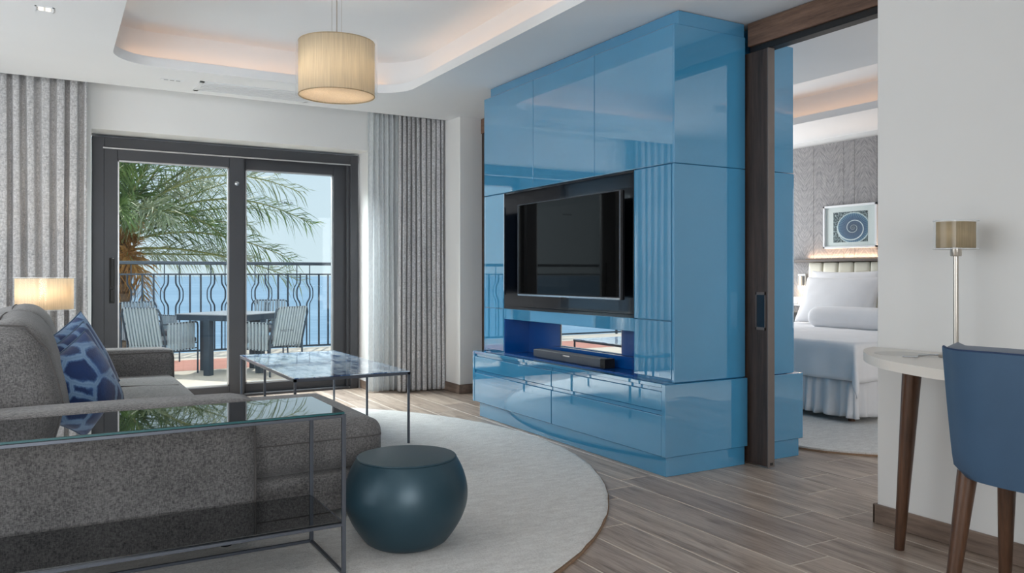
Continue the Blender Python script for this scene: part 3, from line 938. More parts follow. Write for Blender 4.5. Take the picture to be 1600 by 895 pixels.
# bedroom cabinet, the mirror image behind the sliding door
cb2 = thing('wardrobe_cabinet', (3.76, 4.43, 0), 'matching glossy blue cabinet on the bedroom side of the sliding door', 'cabinet')
MB().box(3.585, 3.935, 3.325, 5.50, 0, .106, B).build('plinth', 'blue', parent=cb2)
MB().box(3.58, 3.957, 3.312, 5.57, .108, BZ - .002, B).build('base_block', 'blue', parent=cb2)
MB().box(3.58, 3.892, 3.33, 5.545, BZ, NZ - .002, B).build('main_block', 'blue', parent=cb2)
MB().box(3.58, 3.892, 3.33, 5.545, NZ + .001, UZ2, B).build('upper_block', 'blue', parent=cb2)
MB().box(3.58, 3.83, 3.34, 5.50, UZ2 + .001, CZ - .004, B).build('crown_board', 'blue', parent=cb2)
for (a, b) in ((3.332, 4.05), (4.056, 4.79), (4.796, 5.543)):
    MB().box(3.8922, 3.912 - .01, a, b, BZ + .004, NZ - .004, B).build('door_panel', 'blue', parent=cb2)

# ================================================================== RUGS
def rug(name, cx, cy, r, label, seed, sx=1.0):
    t = thing(name, (cx, cy, 0), label, 'rug')
    n = 180
    rnd = random.Random(seed)
    prof = [(r - .012, .0105), (r - .002, .0145), (r - .008, .020), (r - .03, .0215), (r - .25, .022), (r * .6, .022), (r * .25, .022)]
    m = MB(); vs_ = []; fs_ = []
    wob = [rnd.uniform(-.004, .004) for _ in range(n)]
    for (rr, z) in prof:
        for k in range(n):
            a = 2 * PI * k / n
            q = rr + wob[k]
            vs_.append((cx + q * math.cos(a) * sx, cy + q * math.sin(a), z))
    for i in range(len(prof) - 1):
        for k in range(n):
            fs_.append((i * n + k, i * n + (k + 1) % n, (i + 1) * n + (k + 1) % n, (i + 1) * n + k))
    fs_.append(tuple((len(prof) - 1) * n + k for k in range(n)))
    m.add(vs_, fs_).build('pile', 'rug', parent=t, smooth=True, angle=60)
    b = MB().lathe([(r - .03, .0004), (r + .003, .0006), (r + .003, .010), (r - .012, .0115)], n, (cx, cy, 0), cap1=False)
    b.build('backing', 'rug_edge', parent=t, smooth=True)
    return t
rug('area_rug', .36, 4.55, 2.445, 'big round off white wool rug under sofa and glass tables', 1)
brt = thing('bedroom_rug', (5.4, 4.74, 0), 'white rug with rounded corners under the bed', 'rug')
rp = rrect(4.055, 6.75, 2.88, 6.6, .75, 16)
MB().prism(rp, .0008, .012).build('backing', 'rug_edge', parent=brt)
MB().prism(rrect(4.06, 6.745, 2.885, 6.595, .745, 16), .012, .022).build('pile', 'rug', parent=brt)

# ================================================================== SOFA
sofa = thing('sofa', (.2, 4.55, 0), 'grey woven corner sofa with chaise and low arms', 'sofa')
RZ = .0225   # top of the rug
AZ = .612
def arm(y0, y1):
    a = MB().rbox(-.42, .70, y0, y1, .05, AZ, .035, puff=[(2, .012)], cuts=10).build('armrest', 'sofa', parent=sofa, smooth=True, angle=60)
    for yy in (y0 + .006, y1 - .006):
        p = [(-.40, yy, AZ - .022), (.655, yy, AZ - .022), (.683, yy, AZ - .03), (.694, yy, AZ - .055), (.696, yy, .30), (.694, yy, .10), (.68, yy, .065)]
        MB().tube(p, .0045, 6).build('piping', 'piping', parent=a, smooth=True)
    return a
arm(3.228, 3.455)
arm(5.665, 5.875)
# base frames, seat cushions
MB().rbox(-.42, 1.285, 3.43, 4.37, .055, .235, .03, cuts=8).build('chaise_base', 'sofa', parent=sofa, smooth=True, angle=60)
MB().rbox(-.42, .67, 4.36, 5.68, .055, .235, .03, cuts=8).build('seat_base', 'sofa', parent=sofa, smooth=True, angle=60)
ch = MB().rbox(-.30, 1.315, 3.425, 4.375, .232, .455, .075, puff=[(2, .016)], cuts=14, wr=.002).build('chaise_cushion', 'sofa', parent=sofa, smooth=True, angle=70)
pp = [(-.2, 3.424, .375), (1.24, 3.424, .375), (1.295, 3.44, .375), (1.316, 3.50, .375), (1.316, 4.30, .375), (1.29, 4.36, .375), (1.24, 4.376, .375)]
MB().tube(pp, .003, 6).build('seam', 'piping', parent=ch, smooth=True)
s_ = MB().rbox(-.30, .70, 4.38, 5.66, .232, .452, .06, puff=[(2, .014)], cuts=14, wr=.002, seed=3).build('seat_cushion', 'sofa', parent=sofa, smooth=True, angle=70)
MB().tube([(-.25, 5.02, .466), (.3, 5.02, .4675), (.64, 5.02, .4545), (.69, 5.02, .41)], .003, 6).build('seam', 'piping', parent=s_, smooth=True)
# back
MB().rbox(-.48, -.25, 3.25, 5.87, .055, .70, .05, cuts=9).build('back_frame', 'sofa', parent=sofa, smooth=True, angle=60)
for (a, b, sd) in ((3.47, 4.55, 1), (4.57, 5.655, 5)):
    m = MB().rbox(-.15, .15, a, b, -.26, .26, .10, puff=[(0, .035), (2, .02)], cuts=12, wr=.004, seed=sd)
    m.xform(Matrix.Translation((-.135, 0, .655)) @ Matrix.Rotation(math.radians(-13), 4, 'Y'))
    bc = m.build('back_cushion', 'sofa', parent=sofa, smooth=True, angle=70)
    M_ = Matrix.Translation((-.135, 0, .655)) @ Matrix.Rotation(math.radians(-13), 4, 'Y')
    prof = [(.156, -.15), (.158, .0), (.152, .13), (.10, .235), (.0, .266), (-.10, .24)]
    for yy in (a + .03,):
        MB().tube([M_ @ Vector((px_, yy, pz_)) for px_, pz_ in prof], .0035, 6).build('seam', 'piping', parent=bc, smooth=True)
    MB().tube([M_ @ Vector((.02, yy, .279 - .05 * abs((yy - (a + b) / 2) / ((b - a) / 2)) ** 4)) for yy in [a + .04 + (b - a - .08) * k / 12 for k in range(13)]], .003, 6).build('seam', 'piping', parent=bc, smooth=True)
for (fx, fy) in ((-.36, 3.32), (.6, 3.32), (1.2, 3.52), (1.2, 4.28), (.58, 5.75), (-.36, 5.75)):
    MB().lathe([(.022, RZ - .001), (.028, .06)], 14, (fx, fy, 0)).build('foot', 'black', parent=sofa, smooth=True)

# throw pillows (three leaning in a row)
def pillow_mesh(half, T, seed=0, n=18, flat_k=.42):
    m = MB(); vs_ = []; fs_ = []
    def P(u, v, sgn):
        bu = 1 - .085 * (1 - v * v) ** 1 * abs(u) ** 3
        bv = 1 - .085 * (1 - u * u) ** 1 * abs(v) ** 3
        th = T * (max(0, (1 - u * u) * (1 - v * v))) ** flat_k
        x_, z_ = half * u * bu, half * v * bv
        w = mnoise.noise(Vector((x_ * 8 + seed * 3.3, z_ * 8, sgn * 2.0))) * .012 * (1 - max(abs(u), abs(v)) ** 6)
        return (x_, sgn * th + w, z_)
    for sgn in (-1, 1):
        o = len(vs_)
        for i in range(n + 1):
            for j in range(n + 1):
                u = math.sin((2 * i / n - 1) * PI / 2); v = math.sin((2 * j / n - 1) * PI / 2)
                vs_.append(P(u, v, sgn))
        for i in range(n):
            for j in range(n):
                q = (o + i * (n + 1) + j, o + (i + 1) * (n + 1) + j, o + (i + 1) * (n + 1) + j + 1, o + i * (n + 1) + j + 1)
                fs_.append(q if sgn < 0 else q[::-1])
    bm = bmesh.new()
    bv = [bm.verts.new(p) for p in vs_]
    for f in fs_: bm.faces.new([bv[i] for i in f])
    bmesh.ops.remove_doubles(bm, verts=list(bm.verts), dist=.0008)
    m.bm(bm)
    return m
def throw_pillow(loc, rz, tilt, roll, half, T, label, k):
    M_ = Matrix.Translation(loc) @ Matrix.Rotation(rz, 4, 'Z') @ Matrix.Rotation(tilt, 4, 'X') @ Matrix.Rotation(roll, 4, 'Y')
    t = thing('throw_pillow', (loc[0], loc[1], .46), label, 'pillow', 'blue throw pillows on the sofa')
    o = pillow_mesh(half, T, k).build('cover', pillow_mat('indigo_dyed_cotton_%d' % k, k), parent=t, smooth=True, world_coords=False, angle=70)
    o.matrix_local = Matrix.Translation(-Vector(t.location)) @ M_
    W[o] = M_
    e = half * .992
    pts = []
    for (u0, v0, u1, v1) in ((-1, -1, 1, -1), (1, -1, 1, 1), (1, 1, -1, 1), (-1, 1, -1, -1)):
        for q in range(10):
            u = u0 + (u1 - u0) * q / 10; v = v0 + (v1 - v0) * q / 10
            pts.append((half * u * (1 - .085 * (1 - v * v) * abs(u) ** 3), 0, half * v * (1 - .085 * (1 - u * u) * abs(v) ** 3)))
    MB().tube(pts, .004, 6, closed=True).build('piping', 'leather', parent=o, smooth=True, world_coords=False)
    return t
throw_pillow((.105, 3.95, .612), math.radians(47), math.radians(-15), math.radians(-23), .185, .10, 'navy throw pillow with pale dyed star lines, closest to the near arm', 1)
throw_pillow((.105, 4.18, .632), math.radians(48), math.radians(-15), math.radians(-22), .195, .085, 'blue dyed throw pillow in the middle of the three', 2)
throw_pillow((.105, 4.41, .655), math.radians(49), math.radians(-15), math.radians(-23), .205, .09, 'blue dyed throw pillow at the back of the three', 3)

# ================================================================== TABLES
# console table behind the near arm
con = thing('console_table', (.2, 2.97, 0), 'long narrow steel console with dark glass top and shelf', 'table')
CX0, CX1, CY0, CY1, CT = -.75, .905, 2.775, 3.185, .606
q = .011
def bar(a, b, name='rail', par=con, mat='gunmetal', w=.011):
    a, b = Vector(a), Vector(b)
    lo = Vector([min(a[i], b[i]) - w / 2 for i in range(3)]); hi = Vector([max(a[i], b[i]) + w / 2 for i in range(3)])
    return MB().box(lo.x, hi.x, lo.y, hi.y, lo.z, hi.z, .001).build(name, mat, parent=par)
SHZ = .215
for z, nm in ((CT - .012, 'rail'), (SHZ - .010, 'rail')):
    bar((CX0, CY0, z), (CX1, CY0, z)); bar((CX0, CY1, z), (CX1, CY1, z))
    bar((CX0, CY0, z), (CX0, CY1, z)); bar((CX1, CY0, z), (CX1, CY1, z))
fz = RZ + .006
bar((CX0, CY1, fz), (CX1, CY1, fz)); bar((CX1, CY0, fz), (CX1, CY1, fz)); bar((CX0, CY0, fz), (CX0, CY1, fz))
for (lx, ly) in ((CX0, CY0), (CX1, CY0), (CX0, CY1), (CX1, CY1)):
    bar((lx, ly, fz), (lx, ly, CT - .012), 'leg', w=.014)
def glass_slab(x0, x1, y0, y1, z0, z1, name, mat, par):
    o = MB().box(x0, x1, y0, y1, z0, z1, .001).build(name, mat, parent=par)
    e = MB()
    d = .0007
    e.box(x0 - d, x1 + d, y0 - d, y0, z0 + .001, z1 - .001).box(x1, x1 + d, y0, y1, z0 + .001, z1 - .001)
    e.box(x0 - d, x0, y0, y1, z0 + .001, z1 - .001).box(x0, x1, y1, y1 + d, z0 + .001, z1 - .001)
    e.build('glass_edge', 'glassedge', parent=o)
    return o
glass_slab(CX0 - .002, CX1 + .002, CY0 - .002, CY1 + .002, CT - .006, CT + .003, 'glass_top', 'blackglass', con)
MB().box(CX0 + .006, CX1 - .006, CY0 + .006, CY1 - .006, SHZ - .006, SHZ + .001, .001).build('glass_shelf', 'blackglass', parent=con)

# coffee table
cof = thing('coffee_table', (1.62, 5.52, 0), 'low six legged steel coffee table with rippled blue glass top', 'table')
TX0, TX1, TYa, TYb, TT = 1.25, 1.975, 4.745, 6.30, .482
for (a, b) in (((TX0, TYa), (TX1, TYa)), ((TX0, TYb), (TX1, TYb)), ((TX0, TYa), (TX0, TYb)), ((TX1, TYa), (TX1, TYb))):
    bar((*a, TT - .012), (*b, TT - .012), 'rail', cof, w=.018)
bar((TX0, (TYa + TYb) / 2, TT - .012), (TX1, (TYa + TYb) / 2, TT - .012), 'rail', cof, w=.012)
for lx in (TX0, TX1):
    for ly in (TYa, (TYa + TYb) / 2, TYb):
        bar((lx, ly, (RZ if (lx - .36) ** 2 + (ly - 4.55) ** 2 < 2.42 ** 2 else 0) + .007), (lx, ly, TT - .012), 'leg', cof, w=.014)
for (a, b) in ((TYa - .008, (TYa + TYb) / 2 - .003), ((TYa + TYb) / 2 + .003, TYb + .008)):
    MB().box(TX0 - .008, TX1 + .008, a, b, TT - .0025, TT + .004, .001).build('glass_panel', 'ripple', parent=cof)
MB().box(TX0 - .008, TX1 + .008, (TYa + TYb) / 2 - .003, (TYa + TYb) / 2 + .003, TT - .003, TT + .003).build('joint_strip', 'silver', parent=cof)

# pouf
pf = thing('pouf_stool', (1.236, 2.99, 0), 'round petrol blue drum stool on the rug', 'stool')
prof = []
H_ = .335
for k in range(25):
    t = k / 24
    z = RZ + .004 + H_ * t
    r_ = .150 + (.246 - .150) * math.sin(PI * min(1, t / .58) / 2) ** .9 if t < .58 else .246 - (.246 - .203) * ((t - .58) / .42) ** 2.0
    prof.append((r_, z))
prof[0] = (.140, prof[0][1]); 
prof += [(.200, prof[-1][1] + .004)]
MB().lathe(prof, 72, (1.236, 2.99, 0)).build('body', 'pouf', parent=pf, smooth=True, angle=35)
zt = prof[-1][1]
MB().lathe([(.199, zt), (.2005, zt + .003), (.197, zt + .007), (.19, zt + .008)], 72, (1.236, 2.99, 0)).build('top_plate', 'pouf', parent=pf, smooth=True, angle=35)

# side table and lamp behind the far arm
st = thing('side_table', (-.04, 6.33, 0), 'small round dark side table behind the sofa', 'table')
MB().lathe([(.15, RZ + .001), (.15, RZ + .012), (.02, RZ + .02), (.015, .50), (.10, .515)], 32, (-.04, 6.33, 0)).build('stand', 'gunmetal', parent=st, smooth=True, angle=30)
MB().lathe([(.20, .516), (.205, .52), (.205, .535), (.2, .54)], 40, (-.04, 6.33, 0)).build('table_top', 'walnut_leg', parent=st, smooth=True, angle=30)
def table_lamp(name, x, y, z0, h_top, h_bot, rx, ry, label, shade, lit, n=48, base_r=.075, stem_r=.008):
    t = thing(name, (x, y, z0), label, 'lamp')
    MB().lathe([(base_r, z0 + .0005), (base_r, z0 + .010), (base_r * .9, z0 + .014), (stem_r, z0 + .016)], 32, (x, y, 0)).build('base', 'chrome', parent=t, smooth=True, angle=30)
    MB().lathe([(stem_r, z0 + .012), (stem_r, h_bot - .03)], 16, (x, y, 0)).build('stem', 'chrome', parent=t, smooth=True)
    MB().lathe([(stem_r * 1.9, h_bot - .032), (stem_r * 2.1, h_bot - .028), (stem_r * 2.1, h_bot + .004)], 20, (x, y, 0)).build('socket', 'chrome', parent=t, smooth=True, angle=30)
    MB().lathe([(1, h_bot), (1, h_top)], n, (x, y, 0), cap0=False, cap1=False, sx=rx, sy=ry).build('lamp_shade', shade, parent=t, smooth=True, solidify=.0015)
    MB().lathe([(1, h_bot - .004), (1, h_top + .006)], n, (x, y, 0), cap0=False, cap1=False, sx=rx + .011, sy=ry + .011).build('outer_sleeve', 'acrylic', parent=t, smooth=True)
    for zz_ in (h_bot - .004, h_top + .006):
        MB().tube([(x + (rx + .011) * math.cos(2 * PI * k / n), y + (ry + .011) * math.sin(2 * PI * k / n), zz_) for k in range(n)], .0018, 6, closed=True).build('sleeve_rim', 'white', parent=t, smooth=True)
    sp = MB()
    for k in range(3):
        a = k * 2 * PI / 3 + .4
        sp.tube([(x, y, h_bot + .003), (x + math.cos(a) * rx * .99, y + math.sin(a) * ry * .99, h_bot + .006)], .002, 6)
    sp.build('shade_spider', 'chrome', parent=t)
    b = MB().lathe([(.004, h_bot + .01), (.02, h_bot + .035), (.026, h_bot + .055), (.02, h_bot + .075), (.003, h_bot + .085)], 16, (x, y, 0))
    b.build('bulb', 'bulb' if lit else 'white', parent=t, smooth=True)
    if lit:
        add_light('bulb_light', 'POINT', (0, 0, (h_top + h_bot) / 2 + .02 - z0), lit, (1.0, .80, .58), parent=t, radius=.05)
    return t
table_lamp('table_lamp', -.045, 6.33, .5405, 1.073, .862, .175, .12, 'lit table lamp with wide cream shade behind the sofa', 'shade2', 7.0)

# ================================================================== CEILING FITTINGS
pen = thing('pendant_lamp', (1.405, 4.43, UZ), 'cream drum pendant lamp hanging from the ceiling tray', 'lamp')
PX, PY, PZ0, PZ1, PR = 1.405, 4.43, 2.118, 2.418, .212
MB().lathe([(PR, PZ0), (PR, PZ1)], 72, (PX, PY, 0), cap0=False, cap1=False).build('lamp_shade', 'shade', parent=pen, smooth=True, solidify=.002)
MB().lathe([(PR + .017, PZ0 - .002), (PR + .017, PZ1 + .012)], 72, (PX, PY, 0), cap0=False, cap1=False).build('outer_sleeve', 'acrylic', parent=pen, smooth=True)
MB().lathe([(PR - .004, PZ0 + .004), (PR - .006, PZ0 + .008)], 72, (PX, PY, 0)).build('diffuser', 'diffuser', parent=pen, smooth=True)
for z in (PZ0, PZ1):
    MB().tube([(PX + PR * math.cos(2 * PI * k / 72), PY + PR * math.sin(2 * PI * k / 72), z) for k in range(72)], .003, 6, closed=True).build('shade_ring', 'shade_off', parent=pen, smooth=True)
MB().tube([(PX, PY, PZ0 + .12), (PX, PY, UZ - .02)], .0035, 8).build('cable', 'chrome', parent=pen)
for dx in (-.03, .03):
    MB().tube([(PX + dx * 6.2, PY + dx * 2, PZ1), (PX + dx, PY + dx * .2, PZ1 + .03), (PX + dx, PY + dx * .2, UZ - .012)], .0012, 5).build('wire', 'chrome', parent=pen)
MB().lathe([(.06, UZ - .025), (.06, UZ - .003), (.055, UZ - .001)], 32, (PX, PY, 0)).build('ceiling_rose', 'white', parent=pen, smooth=True, angle=30)
for k, (dx, dy) in enumerate(((-.105, -.02), (.09, .03))):
    MB().tube([(PX, PY, PZ0 + .16), (PX + dx, PY + dy, PZ0 + .16)], .006, 8).build('bulb_arm', 'chrome', parent=pen)
    MB().lathe([(.004, .02), (.02, .035), (.027, .055), (.022, .075), (.004, .088)], 16, (PX + dx, PY + dy, PZ0 + .11)).build('bulb', 'bulb', parent=pen, smooth=True)
    add_light('bulb_light', 'POINT', (PX + dx - pen.location.x, PY + dy - pen.location.y, PZ0 + .095 - UZ), 2.5 if k == 0 else 1.5, (1.0, .83, .62), parent=pen, radius=.022)

# cove lights: a thin strip inside each tray lip
for (a, b, c, d, r), nm, e in ((TRAYS[0], 'warm light strip hidden in the living room ceiling tray', 1.0), (TRAYS[1], 'warm light strip hidden in the bedroom ceiling tray', 1.0)):
    o_ = .05
    pts = [(p[0], p[1], CZ + .0735) for p in rrect(a - o_, b + o_, c - o_, d + o_, r + o_)]
    cs = MB().tube(pts, .0035, 6, closed=True).build('cove_light_strip', 'led')
    tag(cs, nm, 'light strip')
    warm = (1.0, .50, .22)
    Lx, Ly = b - a, d - c
    L = cs.location
    for (p, tx, sx_, sy_) in (
        (((a + b) / 2, d + o_, CZ + .0785), (0, .8, 1), Lx * .9, .02), (((a + b) / 2, c - o_, CZ + .0785), (0, -.8, 1), Lx * .9, .02),
        ((a - o_, (c + d) / 2, CZ + .0785), (-.8, 0, 1), .02, Ly * .9), ((b + o_, (c + d) / 2, CZ + .0785), (.8, 0, 1), .02, Ly * .9)):
        loc = Vector(p) - L
        ln = max(sx_, sy_)
        q_ = Vector(tx).to_track_quat('-Z', 'Y' if sx_ > sy_ else 'X')
        # build a frame whose local x runs along the strip
        zax = -Vector(tx).normalized(); xax = Vector((1, 0, 0)) if sx_ > sy_ else Vector((0, 1, 0)); yax = zax.cross(xax)
        R_ = Matrix((xax, yax, zax)).transposed().to_euler()
        add_light('strip_light', 'AREA', loc, 0.24 * ln * e, warm, rot=R_, size=ln, size_y=.008, parent=cs)

# recessed downlights in the soffit
def downlight(x, y, label, power):
    t = thing('downlight', (x, y, CZ), label, 'downlight', 'square recessed ceiling downlights')
    m = MB(); h = .046
    m.box(x - h, x + h, y - h, y - h + .008, CZ - .004, CZ - .0004).box(x - h, x + h, y + h - .008, y + h, CZ - .004, CZ - .0004)
    m.box(x - h, x - h + .008, y - h, y + h, CZ - .004, CZ - .0004).box(x + h - .008, x + h, y - h, y + h, CZ - .004, CZ - .0004)
    m.build('trim_ring', 'white', parent=t)
    for dx in (-.017, .017):
        for dy in (-.017, .017):
            MB().lathe([(.013, -.003), (.012, -.0005)], 12, (x + dx, y + dy, CZ)).build('lens', 'readlight', parent=t)
    if power:
        add_light('downlight_beam', 'AREA', (0, 0, -.008), power, (1.0, .96, .91), rot=(0, 0, 0), size=.085, parent=t, spread=math.radians(150))
    return t
downlight(-.036, 5.074, 'square downlight in the soffit above the sofa back', 2)
for (x, y, lb) in ((-.04, 2.9, 'unseen added downlight above the sofa near arm'), (-.04, .9, 'unseen added downlight above the camera side of the room'), (1.4, -.6, 'unseen added downlight in the rear ceiling of the room')):
    downlight(x, y, lb, 2)  # unseen downlights, added to brighten the room

# ceiling air vent and the small slotted fitting beside it
vt = thing('ceiling_vent', (1.46, 6.54, CZ), 'long white slatted air vent in the ceiling by the window', 'vent')
vx0, vx1, vy0, vy1 = .965, 1.87, 6.37, 6.715
m = MB()
m.box(vx0, vx1, vy0, vy0 + .035, CZ - .006, CZ - .0005, .001).box(vx0, vx1, vy1 - .035, vy1, CZ - .006, CZ - .0005, .001)
m.box(vx0, vx0 + .035, vy0, vy1, CZ - .006, CZ - .0005, .001).box(vx1 - .035, vx1, vy0, vy1, CZ - .006, CZ - .0005, .001)
m.build('vent_frame', 'white', parent=vt)
MB().box(vx0 + .03, vx1 - .03, vy0 + .03, vy1 - .03, CZ - .0016, CZ - .0006).build('vent_backing', 'frame', parent=vt)
for k in range(7):
    yy = vy0 + .045 + k * .038
    MB().box(vx0 + .034, vx1 - .034, yy, yy + .023, CZ - .006, CZ - .002, .001).build('slat', 'white', parent=vt)
for (sx0, lb) in ((.70, 'tiny three slot spotlight in the ceiling between the air vent and the wide curtain'), (1.93, 'tiny three slot spotlight in the ceiling just behind the pendant lamp')):
    sg = thing('slot_spotlight', (sx0 + .08, 6.45, CZ), lb, 'spotlight', 'slot spotlights by the window')
    MB().box(sx0, sx0 + .16, 6.425, 6.475, CZ - .003, CZ - .0005, .001).build('plate', 'white', parent=sg)
    for k in range(3):
        MB().box(sx0 + .022 + k * .042, sx0 + .052 + k * .042, 6.443, 6.457, CZ - .0042, CZ - .0028).build('slot', 'grey', parent=sg)

# ================================================================== DESK AREA
desk = thing('writing_desk', (2.9, 1.3, 0), 'white round ended desk with dark tapered legs along the wall', 'desk')
DT = .78
edge = [(3.163, 2.262), (3.10, 2.245), (3.00, 2.195), (2.88, 2.10), (2.785, 2.0), (2.712, 1.90), (2.655, 1.78), (2.61, 1.65), (2.585, 1.5), (2.575, 1.3), (2.575, .5)]
def smooth_path(pts, n=6):
    out = []
    for i in range(len(pts) - 1):
        p0 = Vector(pts[max(i - 1, 0)]).to_2d() if False else Vector((*pts[max(i - 1, 0)], 0)); p1 = Vector((*pts[i], 0)); p2 = Vector((*pts[i + 1], 0)); p3 = Vector((*pts[min(i + 2, len(pts) - 1)], 0))
        for k in range(n):
            t = k / n
            out.append(.5 * ((2 * p1) + (-p0 + p2) * t + (2 * p0 - 5 * p1 + 4 * p2 - p3) * t * t + (-p0 + 3 * p1 - 3 * p2 + p3) * t ** 3))
    out.append(Vector((*pts[-1], 0)))
    return [(p.x, p.y) for p in out]
poly = smooth_path(edge) + [(3.163, .5)]
MB().prism(poly, DT - .036, DT).build('desk_top', 'desk', parent=desk)
def tleg(name, top, foot, r0, r1, par, mat='walnut_leg'):
    return MB().tube([foot, Vector(foot).lerp(Vector(top), .5), top], [r1, (r0 + r1) / 2, r0], 20).build(name, mat, parent=par, smooth=True, angle=50)
tleg('leg', (2.93, 1.925, DT - .036), (2.938, 1.987, .001), .036, .019, desk)
tleg('leg', (2.93, .72, DT - .036), (2.94, .66, .001), .036, .019, desk)
MB().lathe([(.10, DT + .0005), (.10, DT + .0012)], 40, (2.97, 2.0, 0)).build('cable_grommet', 'grommet', parent=desk)
table_lamp('desk_lamp', 3.02, 1.805, DT + .0006, 1.302, 1.203, .084, .06, 'slim steel desk lamp with small tan shade', 'shade_off', 0, base_r=.06, stem_r=.0095)
cbl = MB().tube([(3.02, 1.83, DT + .006), (2.99, 1.88, DT + .006), (2.93, 1.90, DT + .006), (2.86, 1.86, DT + .006), (2.83, 1.90, DT + .006)], .0035, 8).build('lamp_cable', 'silver', smooth=True)
tag(cbl, 'thin pale cable lying on the white desk beside the lamp', 'cable')

# desk chair: wrapped leather back, seat, four tapered legs
dc = thing('desk_chair', (2.68, 1.22, 0), 'blue leather desk chair with dark wooden legs, back to the room', 'chair')
def chair_shell():
    nu, nv = 20, 12
    m = MB(); vs_ = []
    def P(u, v, off):
        # u across (-1..1), v from bottom (0) to top (1)
        half = .268 + .032 * v ** .7 - .035 * max(0, 1 - v / .10) ** 2
        wrap = abs(u) ** 5 * (.035 + .03 * v)
        lean = -.05 * v
        z = .462 + .405 * v - .018 * (abs(u) ** 4) * v + (.02 * abs(u) ** 6) * v
        x_ = 2.455 + lean + wrap + off
        y_ = 1.222 + u * (half - (off * .9 if abs(u) > .7 else 0) * abs(u) ** 4)
        return (x_, y_, z)
    for off in (0.0, .06):
        for j in range(nv + 1):
            for i in range(nu + 1):
                v = j / nv
                vs_.append(P(2 * i / nu - 1, v, off * (1 if 0 < j < nv else .75)))
    fs_ = []
    n1 = (nu + 1) * (nv + 1)
    for s in range(2):
        for j in range(nv):
            for i in range(nu):
                a = s * n1 + j * (nu + 1) + i
                f = (a, a + 1, a + nu + 2, a + nu + 1)
                fs_.append(f if s == 0 else f[::-1])
    def strip(idx):
        for a, b in zip(idx[:-1], idx[1:]): fs_.append((a, n1 + a, n1 + b, b))
    strip([i for i in range(nu + 1)]); strip([nv * (nu + 1) + i for i in range(nu + 1)])
    strip([j * (nu + 1) for j in range(nv + 1)]); strip([j * (nu + 1) + nu for j in range(nv + 1)])
    m.add(vs_, fs_)
    return m, P
cs_, P_ = chair_shell()
ob = cs_.build('backrest', 'leather', parent=dc, smooth=True, angle=60)
pts = [P_(2 * i / 40 - 1, 1.0, .002) for i in range(41)]
MB().tube([Vector(p) + Vector((.004, 0, .001)) for p in pts], .0045, 6).build('piping', 'leather_d', parent=ob, smooth=True)
lin = MB()
ptsA = [Vector(P_(2 * i / 40 - 1, 1.0, .012)) for i in range(41)]
ptsB = [Vector(P_(2 * i / 40 - 1, 1.0, .058)) for i in range(41)]
vs_ = []
for a, b in zip(ptsA, ptsB): vs_ += [a + Vector((0, 0, .001)), (a + b) / 2 + Vector((0, 0, .016)), b + Vector((0, 0, .001))]
fs_ = []
for i in range(40):
    for k in range(2):
        fs_.append((i * 3 + k, i * 3 + k + 1, i * 3 + 4 + k, i * 3 + 3 + k))
lin.add(vs_, fs_).build('top_lining', 'leather_g', parent=ob, smooth=True)
MB().rbox(2.47, 2.86, .96, 1.485, .455, .545, .045, puff=[(2, .012)], cuts=9).build('seat', 'leather', parent=dc, smooth=True, angle=60)
for (tx, ty, fx, fy) in ((2.52, 1.468, 2.455, 1.495), (2.76, 1.475, 2.78, 1.495), (2.51, .965, 2.445, .94), (2.76, .97, 2.78, .95)):
    tleg('leg', (tx, ty, .475), (fx, fy, .001), .030, .017, dc)

# ================================================================== BEDROOM
bed = thing('bed', (6.1, 4.74, 0), 'white made bed with cream channelled headboard and gathered skirt', 'bed')
FX, HX, BY0, BY1, BZt = 5.0, 7.08, 3.73, 5.75, .60
MB().box(FX + .03, HX, BY0 + .03, BY1 - .03, .12, .34).build('bed_base', 'skirt', parent=bed)
MB().rbox(FX + .01, HX, BY0 + .01, BY1 - .01, .34, BZt - .008, .07, cuts=8).build('mattress', 'linen', parent=bed, smooth=True)
for (fx, fy) in ((FX + .1, BY0 + .1), (FX + .1, BY1 - .1), (HX - .1, BY0 + .1), (HX - .1, BY1 - .1)):
    MB().lathe([(.025, .0225), (.03, .125)], 14, (fx, fy, 0)).build('foot', 'walnut_leg', parent=bed, smooth=True)
# gathered skirt round the foot and both sides
path = []
for k in range(60): path.append((HX - (HX - FX) * k / 60, BY0, 0, -1))
for k in range(60): path.append((FX, BY0 + (BY1 - BY0) * k / 60, -1, 0))
for k in range(61): path.append((FX + (HX - FX) * k / 60, BY1, 0, 1))
vs_ = []; fs_ = []
levels = [.36, .28, .18, .10, .065]
dense = []
for a, b in zip(path[:-1], path[1:]):
    for q in range(4):
        t = q / 4
        dense.append(tuple(a[i] + (b[i] - a[i]) * t for i in range(4)))
for li, z in enumerate(levels):
    for i, (x_, y_, nx, ny) in enumerate(dense):
        amp = .004 + .017 * li / 4
        w = amp * (math.sin(i * .62 + math.sin(i * .13) * 2) + .5 * math.sin(i * .29)) + .012 * li / 4
        vs_.append((x_ + nx * w, y_ + ny * w, z + .005 * math.sin(i * .31) * (li / 4)))
nd = len(dense)
for li in range(len(levels) - 1):
    for i in range(nd - 1):
        fs_.append((li * nd + i, li * nd + i + 1, (li + 1) * nd + i + 1, (li + 1) * nd + i))
MB().add(vs_, fs_).build('bed_skirt', 'skirt', parent=bed, smooth=True, angle=80, solidify=.003)
